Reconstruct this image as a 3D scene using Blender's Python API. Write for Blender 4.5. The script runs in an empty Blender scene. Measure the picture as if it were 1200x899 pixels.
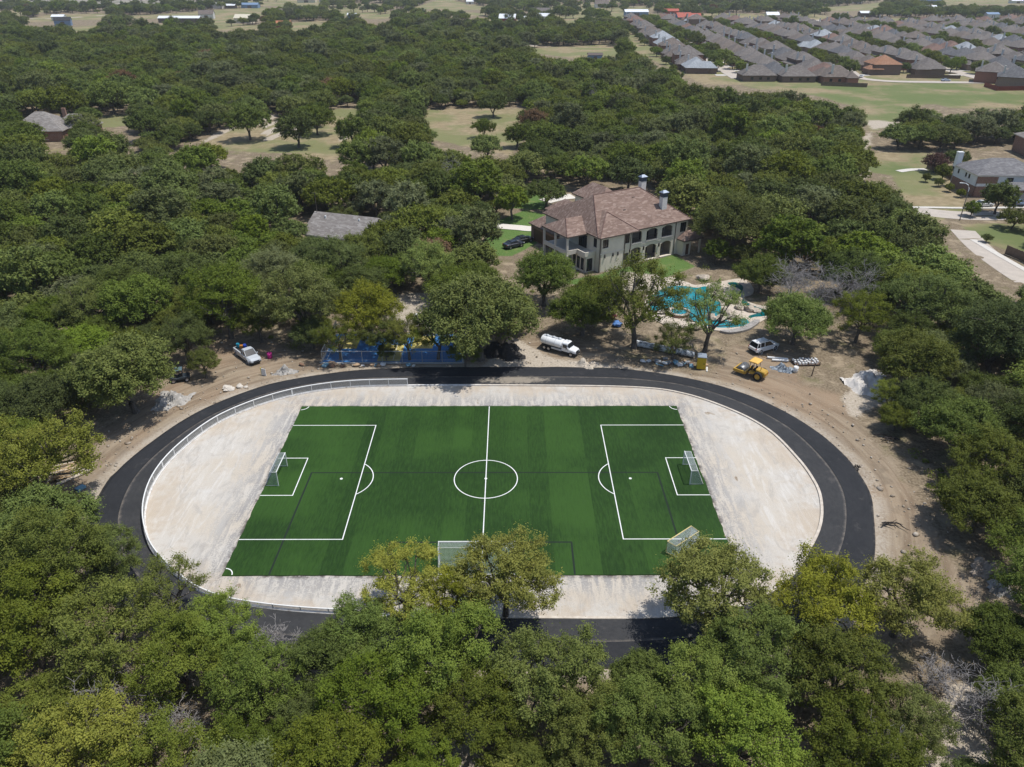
import bpy, bmesh, math, random
import numpy as np
from mathutils import Vector, Matrix
from mathutils.geometry import tessellate_polygon
R_ = math.radians
S = bpy.context.scene
COL = S.collection
rng = np.random.default_rng(7)
random.seed(7)

# ------------------------------------------------------------------ survey: photo point -> place on the ground
CAM_H, FPX, KPX, YAW = 52.0, 870.0, 488.0, 0.002
def G(px, py, z=0.0):
    s = KPX + py - 449.5
    X = (px-600)*math.sqrt(1+KPX*KPX/FPX/FPX)/s*(CAM_H-z)
    Y = ((FPX+KPX*KPX/FPX)/s-KPX/FPX)*(CAM_H-z)
    return (X+Y*YAW, Y-X*YAW)
def GP(pts, z=0.0):
    return [G(a, b, z) for a, b in pts]

# ------------------------------------------------------------------ object helpers
def tag(o, label=None, cat=None, group=None, kind=None):
    if label: o['label'] = label
    if cat: o['category'] = cat
    if group: o['group'] = group
    if kind: o['kind'] = kind
    return o
def empty(name, loc=(0,0,0), rz=0.0, label=None, cat=None, group=None):
    o = bpy.data.objects.new(name, None); COL.objects.link(o)
    o.empty_display_size = 0.5
    o.location = loc; o.rotation_euler = (0, 0, rz)
    return tag(o, label, cat, group)
def copy_tree(o, parent=None):
    c = o.copy(); COL.objects.link(c)
    if parent is not None:
        c.parent = parent
    for ch in o.children:
        copy_tree(ch, c)
    return c
class MB:
    def __init__(s): s.v=[]; s.f=[]; s.m=[]; s.sm=[]
    def add(s, vs, fs, mi=0, smooth=False, M=None):
        b=len(s.v)
        for v in vs:
            if M is not None: v = M @ Vector(v)
            s.v.append(tuple(v))
        for f in fs:
            s.f.append([b+i for i in f]); s.m.append(mi); s.sm.append(smooth)
        return s
    def box(s, x0,x1,y0,y1,z0,z1, mi=0, M=None):
        vs=[(x0,y0,z0),(x1,y0,z0),(x1,y1,z0),(x0,y1,z0),(x0,y0,z1),(x1,y0,z1),(x1,y1,z1),(x0,y1,z1)]
        return s.add(vs,[(0,3,2,1),(4,5,6,7),(0,1,5,4),(1,2,6,5),(2,3,7,6),(3,0,4,7)],mi,False,M)
    def cbox(s, x0,x1,y0,y1,z0,z1, c=0.05, mi=0, M=None):
        # box with chamfered edges
        bm=bmesh.new(); bmesh.ops.create_cube(bm,size=1)
        for v in bm.verts:
            v.co=Vector(((x0+x1)/2+v.co.x*(x1-x0),(y0+y1)/2+v.co.y*(y1-y0),(z0+z1)/2+v.co.z*(z1-z0)))
        bmesh.ops.bevel(bm,geom=bm.edges[:],offset=c,segments=2,affect='EDGES',profile=0.6)
        bm.verts.index_update()
        s.add([v.co.copy() for v in bm.verts],[[v.index for v in f.verts] for f in bm.faces],mi,False,M); bm.free(); return s
    def prism(s, poly, z0, z1, mi=0, M=None, bottom=True):
        n=len(poly)
        a=sum(poly[i][0]*poly[(i+1)%n][1]-poly[(i+1)%n][0]*poly[i][1] for i in range(n))
        if a<0: poly=poly[::-1]
        vs=[(x,y,z0) for x,y in poly]+[(x,y,z1) for x,y in poly]
        tris=tessellate_polygon([[Vector((x,y,0)) for x,y in poly]])
        fs=[]
        for t in tris:
            (ax,ay),(bx,by),(cx,cy)=[poly[i] for i in t]
            if (bx-ax)*(cy-ay)-(by-ay)*(cx-ax)<0: t=t[::-1]
            fs.append([n+i for i in t])
            if bottom: fs.append([i for i in t[::-1]])
        for i in range(n):
            j=(i+1)%n; fs.append((i,j,n+j,n+i))
        return s.add(vs,fs,mi,False,M)
    def tube(s, pts, rad, n=8, mi=0, caps=True, M=None, smooth=True):
        pts=[Vector(p) for p in pts]
        if not hasattr(rad,'__len__'): rad=[rad]*len(pts)
        vs=[];fs=[]
        up=Vector((0,0,1)); 
        for i,p in enumerate(pts):
            d=(pts[min(i+1,len(pts)-1)]-pts[max(i-1,0)])
            if d.length<1e-9: d=Vector((0,0,1))
            d.normalize()
            a=d.cross(up) if abs(d.z)<0.95 else d.cross(Vector((1,0,0)))
            a.normalize(); b=d.cross(a)
            for k in range(n):
                t=2*math.pi*k/n
                vs.append(p+(a*math.cos(t)+b*math.sin(t))*rad[i])
        for i in range(len(pts)-1):
            for k in range(n):
                k2=(k+1)%n
                fs.append((i*n+k,i*n+k2,(i+1)*n+k2,(i+1)*n+k))
        s.add(vs,fs,mi,smooth,M)
        if caps:
            s.add(vs[:n],[list(range(n))],mi,False,M); s.add(vs[-n:],[list(range(n))[::-1]],mi,False,M)
        return s
    def lathe(s, prof, n=20, mi=0, M=None, smooth=True):
        vs=[];fs=[]
        for r,z in prof:
            for k in range(n):
                t=2*math.pi*k/n; vs.append((r*math.cos(t),r*math.sin(t),z))
        for i in range(len(prof)-1):
            for k in range(n):
                k2=(k+1)%n; fs.append((i*n+k,i*n+k2,(i+1)*n+k2,(i+1)*n+k))
        return s.add(vs,fs,mi,smooth,M)
    def loft(s, rings, mi=0, M=None, smooth=False, caps=True):
        n=len(rings[0]); vs=[p for r in rings for p in r]; fs=[]
        for i in range(len(rings)-1):
            for k in range(n):
                k2=(k+1)%n; fs.append((i*n+k,i*n+k2,(i+1)*n+k2,(i+1)*n+k))
        if caps:
            fs.append(list(range(n))[::-1]); b=(len(rings)-1)*n; fs.append([b+k for k in range(n)])
        return s.add(vs,fs,mi,smooth,M)
    def build(s, name, mats, parent=None, loc=None, rz=None, recalc=True):
        me=bpy.data.meshes.new(name)
        me.from_pydata(s.v,[],s.f)
        if not isinstance(mats,(list,tuple)): mats=[mats]
        for m in mats: me.materials.append(m)
        me.polygons.foreach_set('material_index',s.m)
        me.polygons.foreach_set('use_smooth',s.sm)
        if recalc:
            bm=bmesh.new(); bm.from_mesh(me); bmesh.ops.recalc_face_normals(bm,faces=bm.faces[:]); bm.to_mesh(me); bm.free()
        me.update()
        o=bpy.data.objects.new(name,me); COL.objects.link(o)
        if parent is not None: o.parent=parent
        if loc is not None: o.location=loc
        if rz is not None: o.rotation_euler=(0,0,rz)
        return o
def mesh_np(name, V, F, mats, link=True):
    """V (n,3); F (m,4) quads -> object"""
    me=bpy.data.meshes.new(name)
    n=len(V); m,k=F.shape
    me.vertices.add(n); me.vertices.foreach_set('co',np.ascontiguousarray(V,dtype=np.float32).ravel())
    me.loops.add(m*k); me.loops.foreach_set('vertex_index',np.ascontiguousarray(F,dtype=np.int32).ravel())
    me.polygons.add(m)
    me.polygons.foreach_set('loop_start',np.arange(0,m*k,k,dtype=np.int32))
    if not isinstance(mats,(list,tuple)): mats=[mats]
    for q in mats: me.materials.append(q)
    me.update(calc_edges=True)
    return me
def structure(o): o['kind']='structure'; return o

# ------------------------------------------------------------------ material helpers
class NB:
    def __init__(s, name):
        s.m=bpy.data.materials.new(name); s.m.use_nodes=True
        s.nt=s.m.node_tree; s.nt.nodes.clear()
        s.out=s.nt.nodes.new('ShaderNodeOutputMaterial')
    def n(s, t, **kw):
        x=s.nt.nodes.new(t)
        for k,v in kw.items(): setattr(x,k,v)
        return x
    def put(s, sock, v):
        if isinstance(v,bpy.types.NodeSocket): s.nt.links.new(v,sock)
        else:
            if hasattr(v,'__len__') and len(v)==3 and sock.type=='RGBA': v=(*v,1)
            sock.default_value=v
    def coord(s, which='Object'): return s.n('ShaderNodeTexCoord').outputs[which]
    def pos(s): return s.n('ShaderNodeNewGeometry').outputs['Position']
    def mapping(s, vec, scale=(1,1,1), rot=(0,0,0)):
        x=s.n('ShaderNodeMapping'); s.put(x.inputs['Vector'],vec); x.inputs['Scale'].default_value=scale; x.inputs['Rotation'].default_value=rot
        return x.outputs[0]
    def noise(s, vec, scale, detail=4, rough=0.55, col=False, dist=0.0):
        x=s.n('ShaderNodeTexNoise'); s.put(x.inputs['Vector'],vec); x.inputs['Scale'].default_value=scale
        x.inputs['Detail'].default_value=detail; x.inputs['Roughness'].default_value=rough; x.inputs['Distortion'].default_value=dist
        return x.outputs['Color' if col else 'Fac']
    def voronoi(s, vec, scale, out='Distance', feature='F1'):
        x=s.n('ShaderNodeTexVoronoi',feature=feature); s.put(x.inputs['Vector'],vec); x.inputs['Scale'].default_value=scale
        return x.outputs[out]
    def math(s, op, a, b=0.0, c=None, clamp=False):
        x=s.n('ShaderNodeMath',operation=op,use_clamp=clamp); s.put(x.inputs[0],a); s.put(x.inputs[1],b)
        if c is not None: s.put(x.inputs[2],c)
        return x.outputs[0]
    def mix(s, f, a, b, mode='MIX'):
        x=s.n('ShaderNodeMix',data_type='RGBA',blend_type=mode); s.put(x.inputs[0],f); s.put(x.inputs[6],a); s.put(x.inputs[7],b)
        return x.outputs[2]
    def ss(s, x, lo, hi):
        m=s.n('ShaderNodeMapRange',interpolation_type='SMOOTHSTEP'); s.put(m.inputs[0],x); m.inputs[1].default_value=lo; m.inputs[2].default_value=hi
        return m.outputs[0]
    def remap(s, x, lo, hi, a, b):
        m=s.n('ShaderNodeMapRange'); s.put(m.inputs[0],x); m.inputs[1].default_value=lo; m.inputs[2].default_value=hi; m.inputs[3].default_value=a; m.inputs[4].default_value=b
        return m.outputs[0]
    def attr(s, name, out='Fac'):
        x=s.n('ShaderNodeAttribute'); x.attribute_name=name; return x.outputs[out]
    def sep(s, v):
        x=s.n('ShaderNodeSeparateXYZ'); s.put(x.inputs[0],v); return x.outputs
    def comb(s, a,b,c=0.0):
        x=s.n('ShaderNodeCombineXYZ'); s.put(x.inputs[0],a); s.put(x.inputs[1],b); s.put(x.inputs[2],c); return x.outputs[0]
    def bump(s, h, strength=0.3, dist=0.05):
        x=s.n('ShaderNodeBump'); s.put(x.inputs['Height'],h); x.inputs['Strength'].default_value=strength; x.inputs['Distance'].default_value=dist
        return x.outputs[0]
    def hsv(s, col, h=0.5, sa=1.0, v=1.0):
        x=s.n('ShaderNodeHueSaturation'); s.put(x.inputs['Color'],col); s.put(x.inputs['Hue'],h); s.put(x.inputs['Saturation'],sa); s.put(x.inputs['Value'],v)
        return x.outputs[0]
    def principled(s, col, rough=0.8, metal=0.0, normal=None, spec=0.3, **kw):
        p=s.n('ShaderNodeBsdfPrincipled'); s.put(p.inputs['Base Color'],col); s.put(p.inputs['Roughness'],rough); s.put(p.inputs['Metallic'],metal)
        p.inputs['Specular IOR Level'].default_value=spec
        if normal is not None: s.put(p.inputs['Normal'],normal)
        for k,v in kw.items(): s.put(p.inputs[k],v)
        return p.outputs[0]
    def done(s, sh): s.nt.links.new(sh,s.out.inputs['Surface']); return s.m
_mc={}
def mat(name, c, rough=0.6, metal=0.0, var=0.12, scale=3.0, bump=0.0, spec=0.3):
    """plain surface with mild procedural weathering"""
    if name in _mc: return _mc[name]
    b=NB(name); co=b.coord()
    nz=b.noise(co,scale,5,0.6); n2=b.noise(co,scale*7,3,0.6)
    f=b.math('ADD',b.math('MULTIPLY',nz,0.7),b.math('MULTIPLY',n2,0.3))
    col=b.mix(b.ss(f,0.3,0.7),tuple(x*(1-var) for x in c),tuple(min(1,x*(1+var)) for x in c))
    nm=b.bump(n2,bump,0.03) if bump else None
    _mc[name]=b.done(b.principled(col,b.remap(nz,0.2,0.8,max(0.02,rough-0.08),min(1,rough+0.1)),metal,nm,spec))
    return _mc[name]
ORD='first second third fourth fifth sixth seventh eighth ninth tenth eleventh twelfth thirteenth fourteenth fifteenth sixteenth seventeenth eighteenth nineteenth twentieth twenty-first twenty-second twenty-third twenty-fourth twenty-fifth twenty-sixth twenty-seventh twenty-eighth twenty-ninth thirtieth thirty-first thirty-second thirty-third thirty-fourth thirty-fifth thirty-sixth thirty-seventh thirty-eighth thirty-ninth fortieth'.split()
def closed_spline(P, n=240):
    P=np.array(P,float); m=len(P); out=[]
    per=max(2,n//m)
    for i in range(m):
        p0,p1,p2,p3=P[i-1],P[i],P[(i+1)%m],P[(i+2)%m]
        for k in range(per):
            t=k/per
            out.append(0.5*((2*p1)+(-p0+p2)*t+(2*p0-5*p1+4*p2-p3)*t*t+(-p0+3*p1-3*p2+p3)*t**3))
    return np.array(out)
def open_spline(P, n=12):
    P=np.array(P,float); m=len(P); out=[]
    for i in range(m-1):
        p0,p1,p2,p3=P[max(i-1,0)],P[i],P[i+1],P[min(i+2,m-1)]
        for k in range(n):
            t=k/n
            out.append(0.5*((2*p1)+(-p0+p2)*t+(2*p0-5*p1+4*p2-p3)*t*t+(-p0+3*p1-3*p2+p3)*t**3))
    out.append(P[-1]); return np.array(out)
def signed_dist(px, py, poly):
    """positive inside"""
    n=len(poly); d=np.full(px.shape,1e18); ins=np.zeros(px.shape,bool)
    for i in range(n):
        x1,y1=poly[i]; x2,y2=poly[(i+1)%n]
        ex,ey=x2-x1,y2-y1; L=ex*ex+ey*ey+1e-12
        t=np.clip(((px-x1)*ex+(py-y1)*ey)/L,0,1)
        dx=px-x1-t*ex; dy=py-y1-t*ey
        d=np.minimum(d,dx*dx+dy*dy)
        c=((y1>py)!=(y2>py))&(px<ex*(py-y1)/(ey if abs(ey)>1e-12 else 1e-12)+x1)
        ins^=c
    d=np.sqrt(d); return np.where(ins,d,-d)
def line_dist(px,py,pl):
    d=np.full(px.shape,1e18)
    for i in range(len(pl)-1):
        x1,y1=pl[i]; x2,y2=pl[i+1]
        ex,ey=x2-x1,y2-y1; L=ex*ex+ey*ey+1e-12
        t=np.clip(((px-x1)*ex+(py-y1)*ey)/L,0,1)
        d=np.minimum(d,(px-x1-t*ex)**2+(py-y1-t*ey)**2)
    return np.sqrt(d)
def strip_mb(mb, pl, w, z, mi=0):
    """flat ribbon along a polyline"""
    pl=np.array(pl,float)
    t=np.gradient(pl,axis=0); t/=np.linalg.norm(t,axis=1)[:,None]+1e-9
    nrm=np.stack([-t[:,1],t[:,0]],1)
    a=pl+nrm*w/2; b=pl-nrm*w/2
    vs=[(x,y,z) for x,y in a]+[(x,y,z) for x,y in b]; n=len(pl)
    mb.add(vs,[(n+i,n+i+1,i+1,i) for i in range(n-1)],mi)
    return mb
# ------------------------------------------------------------------ layout outlines (world metres)
C0=(-3.0,70.3)
IN_P=[(-14.6,91.9),(-24.0,91.2),(-31.6,88.3),(-37.6,82.8),(-40.4,76.1),(-41.1,70.0),(-39.9,64.1),(-37.2,58.9),(-33.7,55.2),(-29.2,52.0),(-23.8,50.3),(-14.1,49.3),(3.2,48.9),(13.4,48.9),(20.5,50.0),(26.3,53.2),(30.6,58.2),(33.2,62.3),(34.7,66.6),(35.0,70.0),(34.6,74.2),(33.1,80.2),(29.6,85.2),(24.0,89.6),(17.1,91.4),(0.2,91.9)]
OUT_P=[(0.2,97.5),(-15,97.3),(-24.9,96),(-34,92.6),(-40.5,86.7),(-44.4,79.4),(-46.5,72),(-46.2,65.6),(-44.6,60.6),(-41.5,55.3),(-36,49.6),(-29,45.6),(-20,43.5),(-10,43.1),(6.6,43.1),(14,43.3),(22.5,44.8),(30,49.0),(35.5,54.9),(38.9,61.8),(40.8,68.5),(40.5,75.4),(38.2,82.2),(33.3,88.9),(27.2,93.3),(19.1,96.4),(10,97.4)]
NA=288
def polar(P):
    c=closed_spline(P,520); a=np.arctan2(c[:,1]-C0[1],c[:,0]-C0[0]); r=np.hypot(c[:,0]-C0[0],c[:,1]-C0[1])
    o=np.argsort(a); a=a[o]; r=r[o]
    th=np.linspace(-math.pi,math.pi,NA,endpoint=False)
    return th,np.interp(th,np.r_[a-2*math.pi,a,a+2*math.pi],np.r_[r,r,r])
TH,RIN=polar(IN_P); _,ROUT=polar(OUT_P)
def ringpt(r): return [(C0[0]+r[i]*math.cos(TH[i]),C0[1]+r[i]*math.sin(TH[i])) for i in range(NA)]
def rpolar(x,y,Rv):
    a=np.arctan2(y-C0[1],x-C0[0]); return np.interp(a,np.r_[TH,math.pi],np.r_[Rv,Rv[0]])

# where no trunk stands
CLEAR_DIRT=GP([(70,640),(52,600),(85,570),(78,535),(118,505),(165,478),(205,442),(208,420),(262,400),(330,404),(372,430),(378,380),(520,378),(545,412),(600,415),(625,395),(690,398),(740,430),(830,440),(860,405),(930,400),(940,450),(985,462),(1010,500),(1050,545),(1082,600),(1110,650),(1160,690),(1195,725),(1130,745),(1050,752),(960,780),(860,790),(700,797),(450,793),(300,775),(200,735),(120,680)])
FIELDS=[ # dry grass
 [(497,128),(618,126),(622,150),(598,183),(560,172),(498,165)],
 [(385,130),(425,126),(432,150),(400,183),(372,176)],
 [(236,172),(262,152),(300,146),(330,142),(372,150),(400,178),(390,190),(330,178),(262,176)],
 [(0,178),(22,174),(28,192),(0,204)],
 [(104,136),(160,134),(166,146),(112,150)],
 [(865,101),(960,101),(1000,96),(1140,94),(1215,108),(1215,130),(1085,123),(1048,146),(1014,157),(1010,126),(940,109)],
 [(1012,178),(1092,176),(1092,196),(1060,204),(1016,202)],
 [(1045,205),(1100,196),(1128,222),(1135,246),(1095,262),(1060,235)],
 [(1125,262),(1215,262),(1215,300),(1175,292),(1140,275)],
 [(590,58),(720,52),(735,62),(700,72),(655,66)],
 [(20,24),(60,17),(130,16),(118,22),(40,26)],[(78,33),(120,28),(115,36),(88,36)],[(130,20),(240,14),(240,22),(160,22)],
 [(240,12),(312,8),(312,16),(245,18)],[(240,33),(310,29),(310,35),(250,36)],[(335,27),(385,24),(380,33),(340,35)],
 [(390,13),(470,20),(440,23),(400,18)],[(305,3),(380,0),(375,6),(310,5)],[(484,9),(520,-2),(560,6),(570,12),(500,11)],
 [(525,27),(552,27),(546,31)],[(648,23),(682,22),(676,28)],[(815,25),(890,18),(896,26),(830,29)],[(716,19),(782,18),(782,22),(725,22)],
 [(1136,22),(1215,20),(1215,28),(1140,29)],[(968,9),(1040,2),(1022,12),(976,12)],[(1100,0),(1215,-6),(1215,4),(1110,6)],
 [(60,168),(96,172),(88,184),(62,180)],[(146,182),(184,178),(178,190),(150,194)],
]
LAWNS=[[(560,300),(575,262),(615,246),(642,252),(630,285),(600,300)],[(655,330),(700,322),(790,298),(815,312),(770,330),(700,338)],[(590,222),(640,218),(642,246),(600,244)]]
PALE=[ # bare pale soil / caliche
 [(452,346),(505,342),(513,388),(455,388)],[(600,395),(650,420),(720,430),(716,436),(560,434),(575,418)],
 [(985,468),(1010,442),(1048,448),(1040,470),(1000,490)],[(725,318),(775,322),(770,340),(730,342)],
 [(1075,880),(1110,800),(1150,800),(1165,905),(1080,915)],[(510,858),(560,850),(575,915),(480,925)],
 [(280,235),(296,226),(312,236),(296,246)],[(85,240),(105,236),(102,252),(88,254)],
]
HOUSEGAP=[[(345,250),(450,262),(445,280),(350,278)],[(18,140),(88,134),(92,165),(30,176)],[(572,264),(640,214),(700,211),(752,211),(812,258),(815,330),(655,350),(560,300)],[(730,318),(910,316),(925,400),(800,420),(735,400)],[(1080,180),(1230,165),(1230,340),(1100,275)],
 [(728,28),(780,20),(1215,22),(1215,100),(960,102),(868,100),(820,100),(735,58)],[(455,350),(505,346),(511,385),(455,388)],[(925,325),(990,325),(995,392),(925,392)]]
ROADS_GRAVEL=[([(205,186),(232,168),(268,152),(300,145),(330,140)],3.2),([(318,166),(317,150),(316,132)],4.0),([(330,152),(372,157),(400,160),(425,172)],2.6),([(1008,215),(1012,190),(1006,175),(1012,160),(1025,146),(1060,146)],3.0),
 ([(550,54),(575,52),(608,53),(640,55)],9.0),([(110,142),(140,139),(168,135)],3.0),([(0,25),(30,22),(80,21),(120,18)],10.0),([(150,192),(172,186),(190,182)],3)]
dd=lambda P:[G(*q) for q in P]
FIELDS_W=[dd(P) for P in FIELDS]; LAWNS_W=[dd(P) for P in LAWNS]; PALE_W=[dd(P) for P in PALE]; GAP_W=[dd(P) for P in HOUSEGAP]
ROADS_W=[(open_spline(dd(P),8),w) for P,w in ROADS_GRAVEL]

# ------------------------------------------------------------------ the ground sheet with soil masks as vertex attributes
def lines(a,b,near0,near1,d,dmax,grow=1.12):
    xs=list(np.arange(near0,near1+1e-6,d)); 
    x=near1; st=d
    while x<b: st=min(st*grow,dmax); x+=st; xs.append(min(x,b))
    x=near0; st=d; pre=[]
    while x>a: st=min(st*grow,dmax); x-=st; pre.append(max(x,a))
    return np.array(sorted(set(np.round(pre+xs,4))))
gx=lines(-1680,1680,-75,75,0.8,14); gy=lines(-160,2700,34,175,0.8,14)
XX,YY=np.meshgrid(gx,gy); px_=XX.ravel(); py_=YY.ravel()
def vnoise(x,y,s,seed):
    r=np.random.default_rng(seed); g=r.random((256,256))
    u=x/s; v=y/s; i=np.floor(u).astype(int); j=np.floor(v).astype(int); fu=u-i; fv=v-j
    fu=fu*fu*(3-2*fu); fv=fv*fv*(3-2*fv)
    q=lambda a,b:g[a%256,b%256]
    return (q(i,j)*(1-fu)+q(i+1,j)*fu)*(1-fv)+(q(i,j+1)*(1-fu)+q(i+1,j+1)*fu)*fv
def fnoise(x,y,s,seed): return (vnoise(x,y,s,seed)*.55+vnoise(x,y,s/2.1,seed+1)*.3+vnoise(x,y,s/4.3,seed+2)*.15)
def mask_polys(polys, soft):
    m=np.zeros(px_.shape)
    for P in polys:
        A=np.array(P); lo=A.min(0)-40; hi=A.max(0)+40
        k=np.where((px_>lo[0])&(px_<hi[0])&(py_>lo[1])&(py_<hi[1]))[0]
        if len(k)==0: continue
        s=soft if soft else np.clip(py_[k]/90,0.8,12)
        m[k]=np.maximum(m[k],np.clip(0.5+signed_dist(px_[k],py_[k],P)/(2*s),0,1))
    return m
m_dirt=mask_polys([CLEAR_DIRT],2.6)
m_straw=mask_polys(FIELDS_W,None)
far=np.clip((py_-600)/120,0,1)
m_straw=np.maximum(m_straw,far*np.clip((fnoise(px_,py_,110,11)-.50)*8,0,1))
m_lawn=mask_polys(LAWNS_W,1.2)
m_pale=mask_polys(PALE_W,1.8)
for pl,w in ROADS_W:
    m_pale=np.maximum(m_pale,np.clip(0.5+(w/2-line_dist(px_,py_,pl))/(np.clip(py_/200,0.6,5)*1.2),0,1))
# pale scrubby band at the upper left of the view
sb=np.array(GP([(-40,8),(120,9),(235,6),(230,0),(100,-8),(-60,-8)])); 
m_grey=mask_polys([[tuple(q) for q in sb]],30)
sub=mask_polys([GAP_W[5]],8)
m_straw=np.maximum(m_straw,sub*0.75)
r_=np.hypot(px_-C0[0],py_-C0[1]); m_ud=r_-rpolar(px_,py_,ROUT)
m_ua=np.arctan2(py_-C0[1],px_-C0[0])
zz=np.zeros(px_.shape)
nearm=np.clip(1-(np.abs(py_-95)-110)/60,0,1)
bumpy=np.clip((m_ud-1.5)/4,0,1)*nearm*(1-m_lawn)
zz=(fnoise(px_,py_,5,3)-.5)*0.35*bumpy+(fnoise(px_,py_,1.7,9)-.5)*0.16*bumpy*m_dirt
zz=np.where(py_<180,np.minimum(zz,0.12),0.0)-0.02
fl=np.zeros(px_.shape)   # flat pads under court, pool, house
for P in [GAP_W[3],GP([(370,375),(525,372),(530,432),(365,432)]),GAP_W[2]]:
    fl=np.maximum(fl,np.clip(1+signed_dist(px_,py_,P)/2.0,0,1))
zz=zz*(1-fl)-0.03*fl
# small berm of spoil along the outside of the track
zz+=np.where((m_ud>0.3)&(m_ud<2.2),0.10*np.sin(np.clip((m_ud-.3)/1.9,0,1)*math.pi)*vnoise(px_,py_,2.2,5),0)*(1-fl)
V=np.stack([px_,py_,zz],1); nx=len(gx); ny=len(gy)
ii=(np.arange(ny-1)[:,None]*nx+np.arange(nx-1)[None,:]).ravel()
F=np.stack([ii,ii+1,ii+nx+1,ii+nx],1)

b=NB('ground_soil'); P=b.pos()
n_big=b.noise(P,0.035,5,0.6); n_mid=b.noise(P,0.35,6,0.62); n_fin=b.noise(P,3.2,5,0.65); n_vf=b.noise(P,14,3,0.6)
def soft(at,amt=0.9,lo=0.38,hi=0.62):
    t=b.math('ADD',b.attr(at),b.math('MULTIPLY',b.math('SUBTRACT',b.math('ADD',b.math('MULTIPLY',n_mid,.6),b.math('MULTIPLY',n_fin,.4)),0.5),amt))
    return b.ss(t,lo,hi)
litter=b.mix(b.ss(n_fin,0.35,0.65),(0.13,0.10,0.068),(0.25,0.20,0.135))
litter=b.mix(b.math('MULTIPLY',b.ss(n_mid,0.48,0.66),0.75),litter,(0.36,0.29,0.20))
litter=b.mix(b.math('MULTIPLY',b.ss(b.noise(P,0.22,4,0.6),0.52,0.7),0.55),litter,(0.13,0.13,0.055))
uv=b.comb(b.math('MULTIPLY',b.attr('ud'),1.1),b.math('MULTIPLY',b.attr('ua'),5.0),0.0)
streak=b.noise(uv,1.0,6,0.62,dist=0.6)
dirt=b.mix(b.ss(streak,0.32,0.68),(0.185,0.138,0.094),(0.31,0.25,0.178))
dirt=b.mix(b.math('MULTIPLY',b.ss(n_big,0.5,0.66),0.6),dirt,(0.285,0.20,0.13))
dirt=b.mix(b.math('MULTIPLY',b.ss(n_mid,0.5,0.72),0.6),dirt,(0.15,0.12,0.088))
dirt=b.mix(b.math('MULTIPLY',b.ss(n_fin,0.58,0.75),0.6),dirt,(0.39,0.34,0.27))
dirt=b.mix(b.math('MULTIPLY',b.ss(b.voronoi(P,1.6),0.16,0.05),0.35),dirt,(0.48,0.44,0.38))
edge=b.math('MULTIPLY',b.ss(b.attr('ud'),2.4,0.4),b.ss(b.math('ADD',b.math('MULTIPLY',n_mid,.5),b.math('MULTIPLY',n_fin,.5)),0.34,0.58))
dirt=b.mix(b.math('MULTIPLY',edge,0.8),dirt,(0.43,0.38,0.31))
straw=b.mix(b.ss(n_mid,0.3,0.7),(0.22,0.175,0.10),(0.33,0.265,0.165))
straw=b.mix(b.math('MULTIPLY',b.ss(n_big,0.42,0.56),0.85),straw,(0.165,0.18,0.075))
straw=b.mix(b.math('MULTIPLY',b.ss(n_vf,0.5,0.7),0.3),straw,(0.17,0.15,0.08))
straw=b.mix(b.math('MULTIPLY',b.attr('grn'),b.ss(b.math('ADD',b.math('MULTIPLY',n_big,.65),b.math('MULTIPLY',n_mid,.35)),.40,.58)),straw,(0.125,0.155,0.058))
lawn=b.mix(b.ss(n_fin,0.3,0.7),(0.07,0.125,0.03),(0.12,0.19,0.055)); lawn=b.mix(b.math('MULTIPLY',b.ss(n_mid,0.52,0.7),0.5),lawn,(0.23,0.22,0.09))
pale=b.mix(b.ss(n_fin,0.3,0.7),(0.33,0.28,0.215),(0.47,0.41,0.335))
grey=b.mix(b.ss(b.noise(P,0.02,6,0.7),0.35,0.65),(0.16,0.15,0.12),(0.33,0.30,0.25))
c=b.mix(soft('straw'),litter,straw); c=b.mix(soft('dirt',1.0,0.3,0.7),c,dirt); c=b.mix(soft('grey'),c,grey); c=b.mix(soft('lawn'),c,lawn); c=b.mix(soft('pale'),c,pale)
hgt=b.math('ADD',b.math('MULTIPLY',n_fin,0.7),b.math('MULTIPLY',n_vf,0.4))
M_GROUND=b.done(b.principled(c,0.95,0,b.bump(hgt,0.6,0.12),0.1))
me=mesh_np('ground',V,F,M_GROUND)
m_grn=mask_polys([FIELDS_W[5],FIELDS_W[6],FIELDS_W[8]],None)
for nm,a in (('grn',m_grn),('dirt',m_dirt),('straw',m_straw),('lawn',m_lawn),('pale',m_pale),('grey',m_grey),('ud',np.clip(m_ud,-5,60)),('ua',m_ua)):
    at=me.attributes.new(nm,'FLOAT','POINT'); at.data.foreach_set('value',a.astype(np.float32))
me.polygons.foreach_set('use_smooth',np.ones(len(F),bool))
ground=bpy.data.objects.new('ground',me); COL.objects.link(ground); structure(ground)

# ------------------------------------------------------------------ infield, turf, track
b=NB('caliche'); P=b.pos(); xs=b.sep(P)
n1=b.noise(P,0.10,5,0.6); n2=b.noise(P,0.9,6,0.65); n3=b.noise(P,6,5,0.7)
str_=b.noise(b.mapping(P,(1.6,0.28,1),(0,0,R_(-22))),0.9,6,0.65,dist=0.8)
c=b.mix(b.ss(n1,0.40,0.60),(0.490,0.458,0.408),(0.485,0.432,0.358))
c=b.mix(b.math('MULTIPLY',b.ss(str_,0.47,0.66),0.65),c,(0.57,0.545,0.50))
sw=b.noise(b.mapping(P,(0.9,0.35,1),(0,0,R_(-28))),0.55,7,0.68,dist=1.6)
c=b.mix(b.math('MULTIPLY',b.ss(sw,0.52,0.66),0.5),c,(0.34,0.318,0.288))
c=b.mix(b.math('MULTIPLY',b.ss(b.noise(P,0.3,6,.7),0.58,0.70),0.5),c,(0.55,0.53,0.495))
c=b.mix(b.math('MULTIPLY',b.ss(n2,0.52,0.75),0.55),c,(0.385,0.35,0.31))
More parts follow.
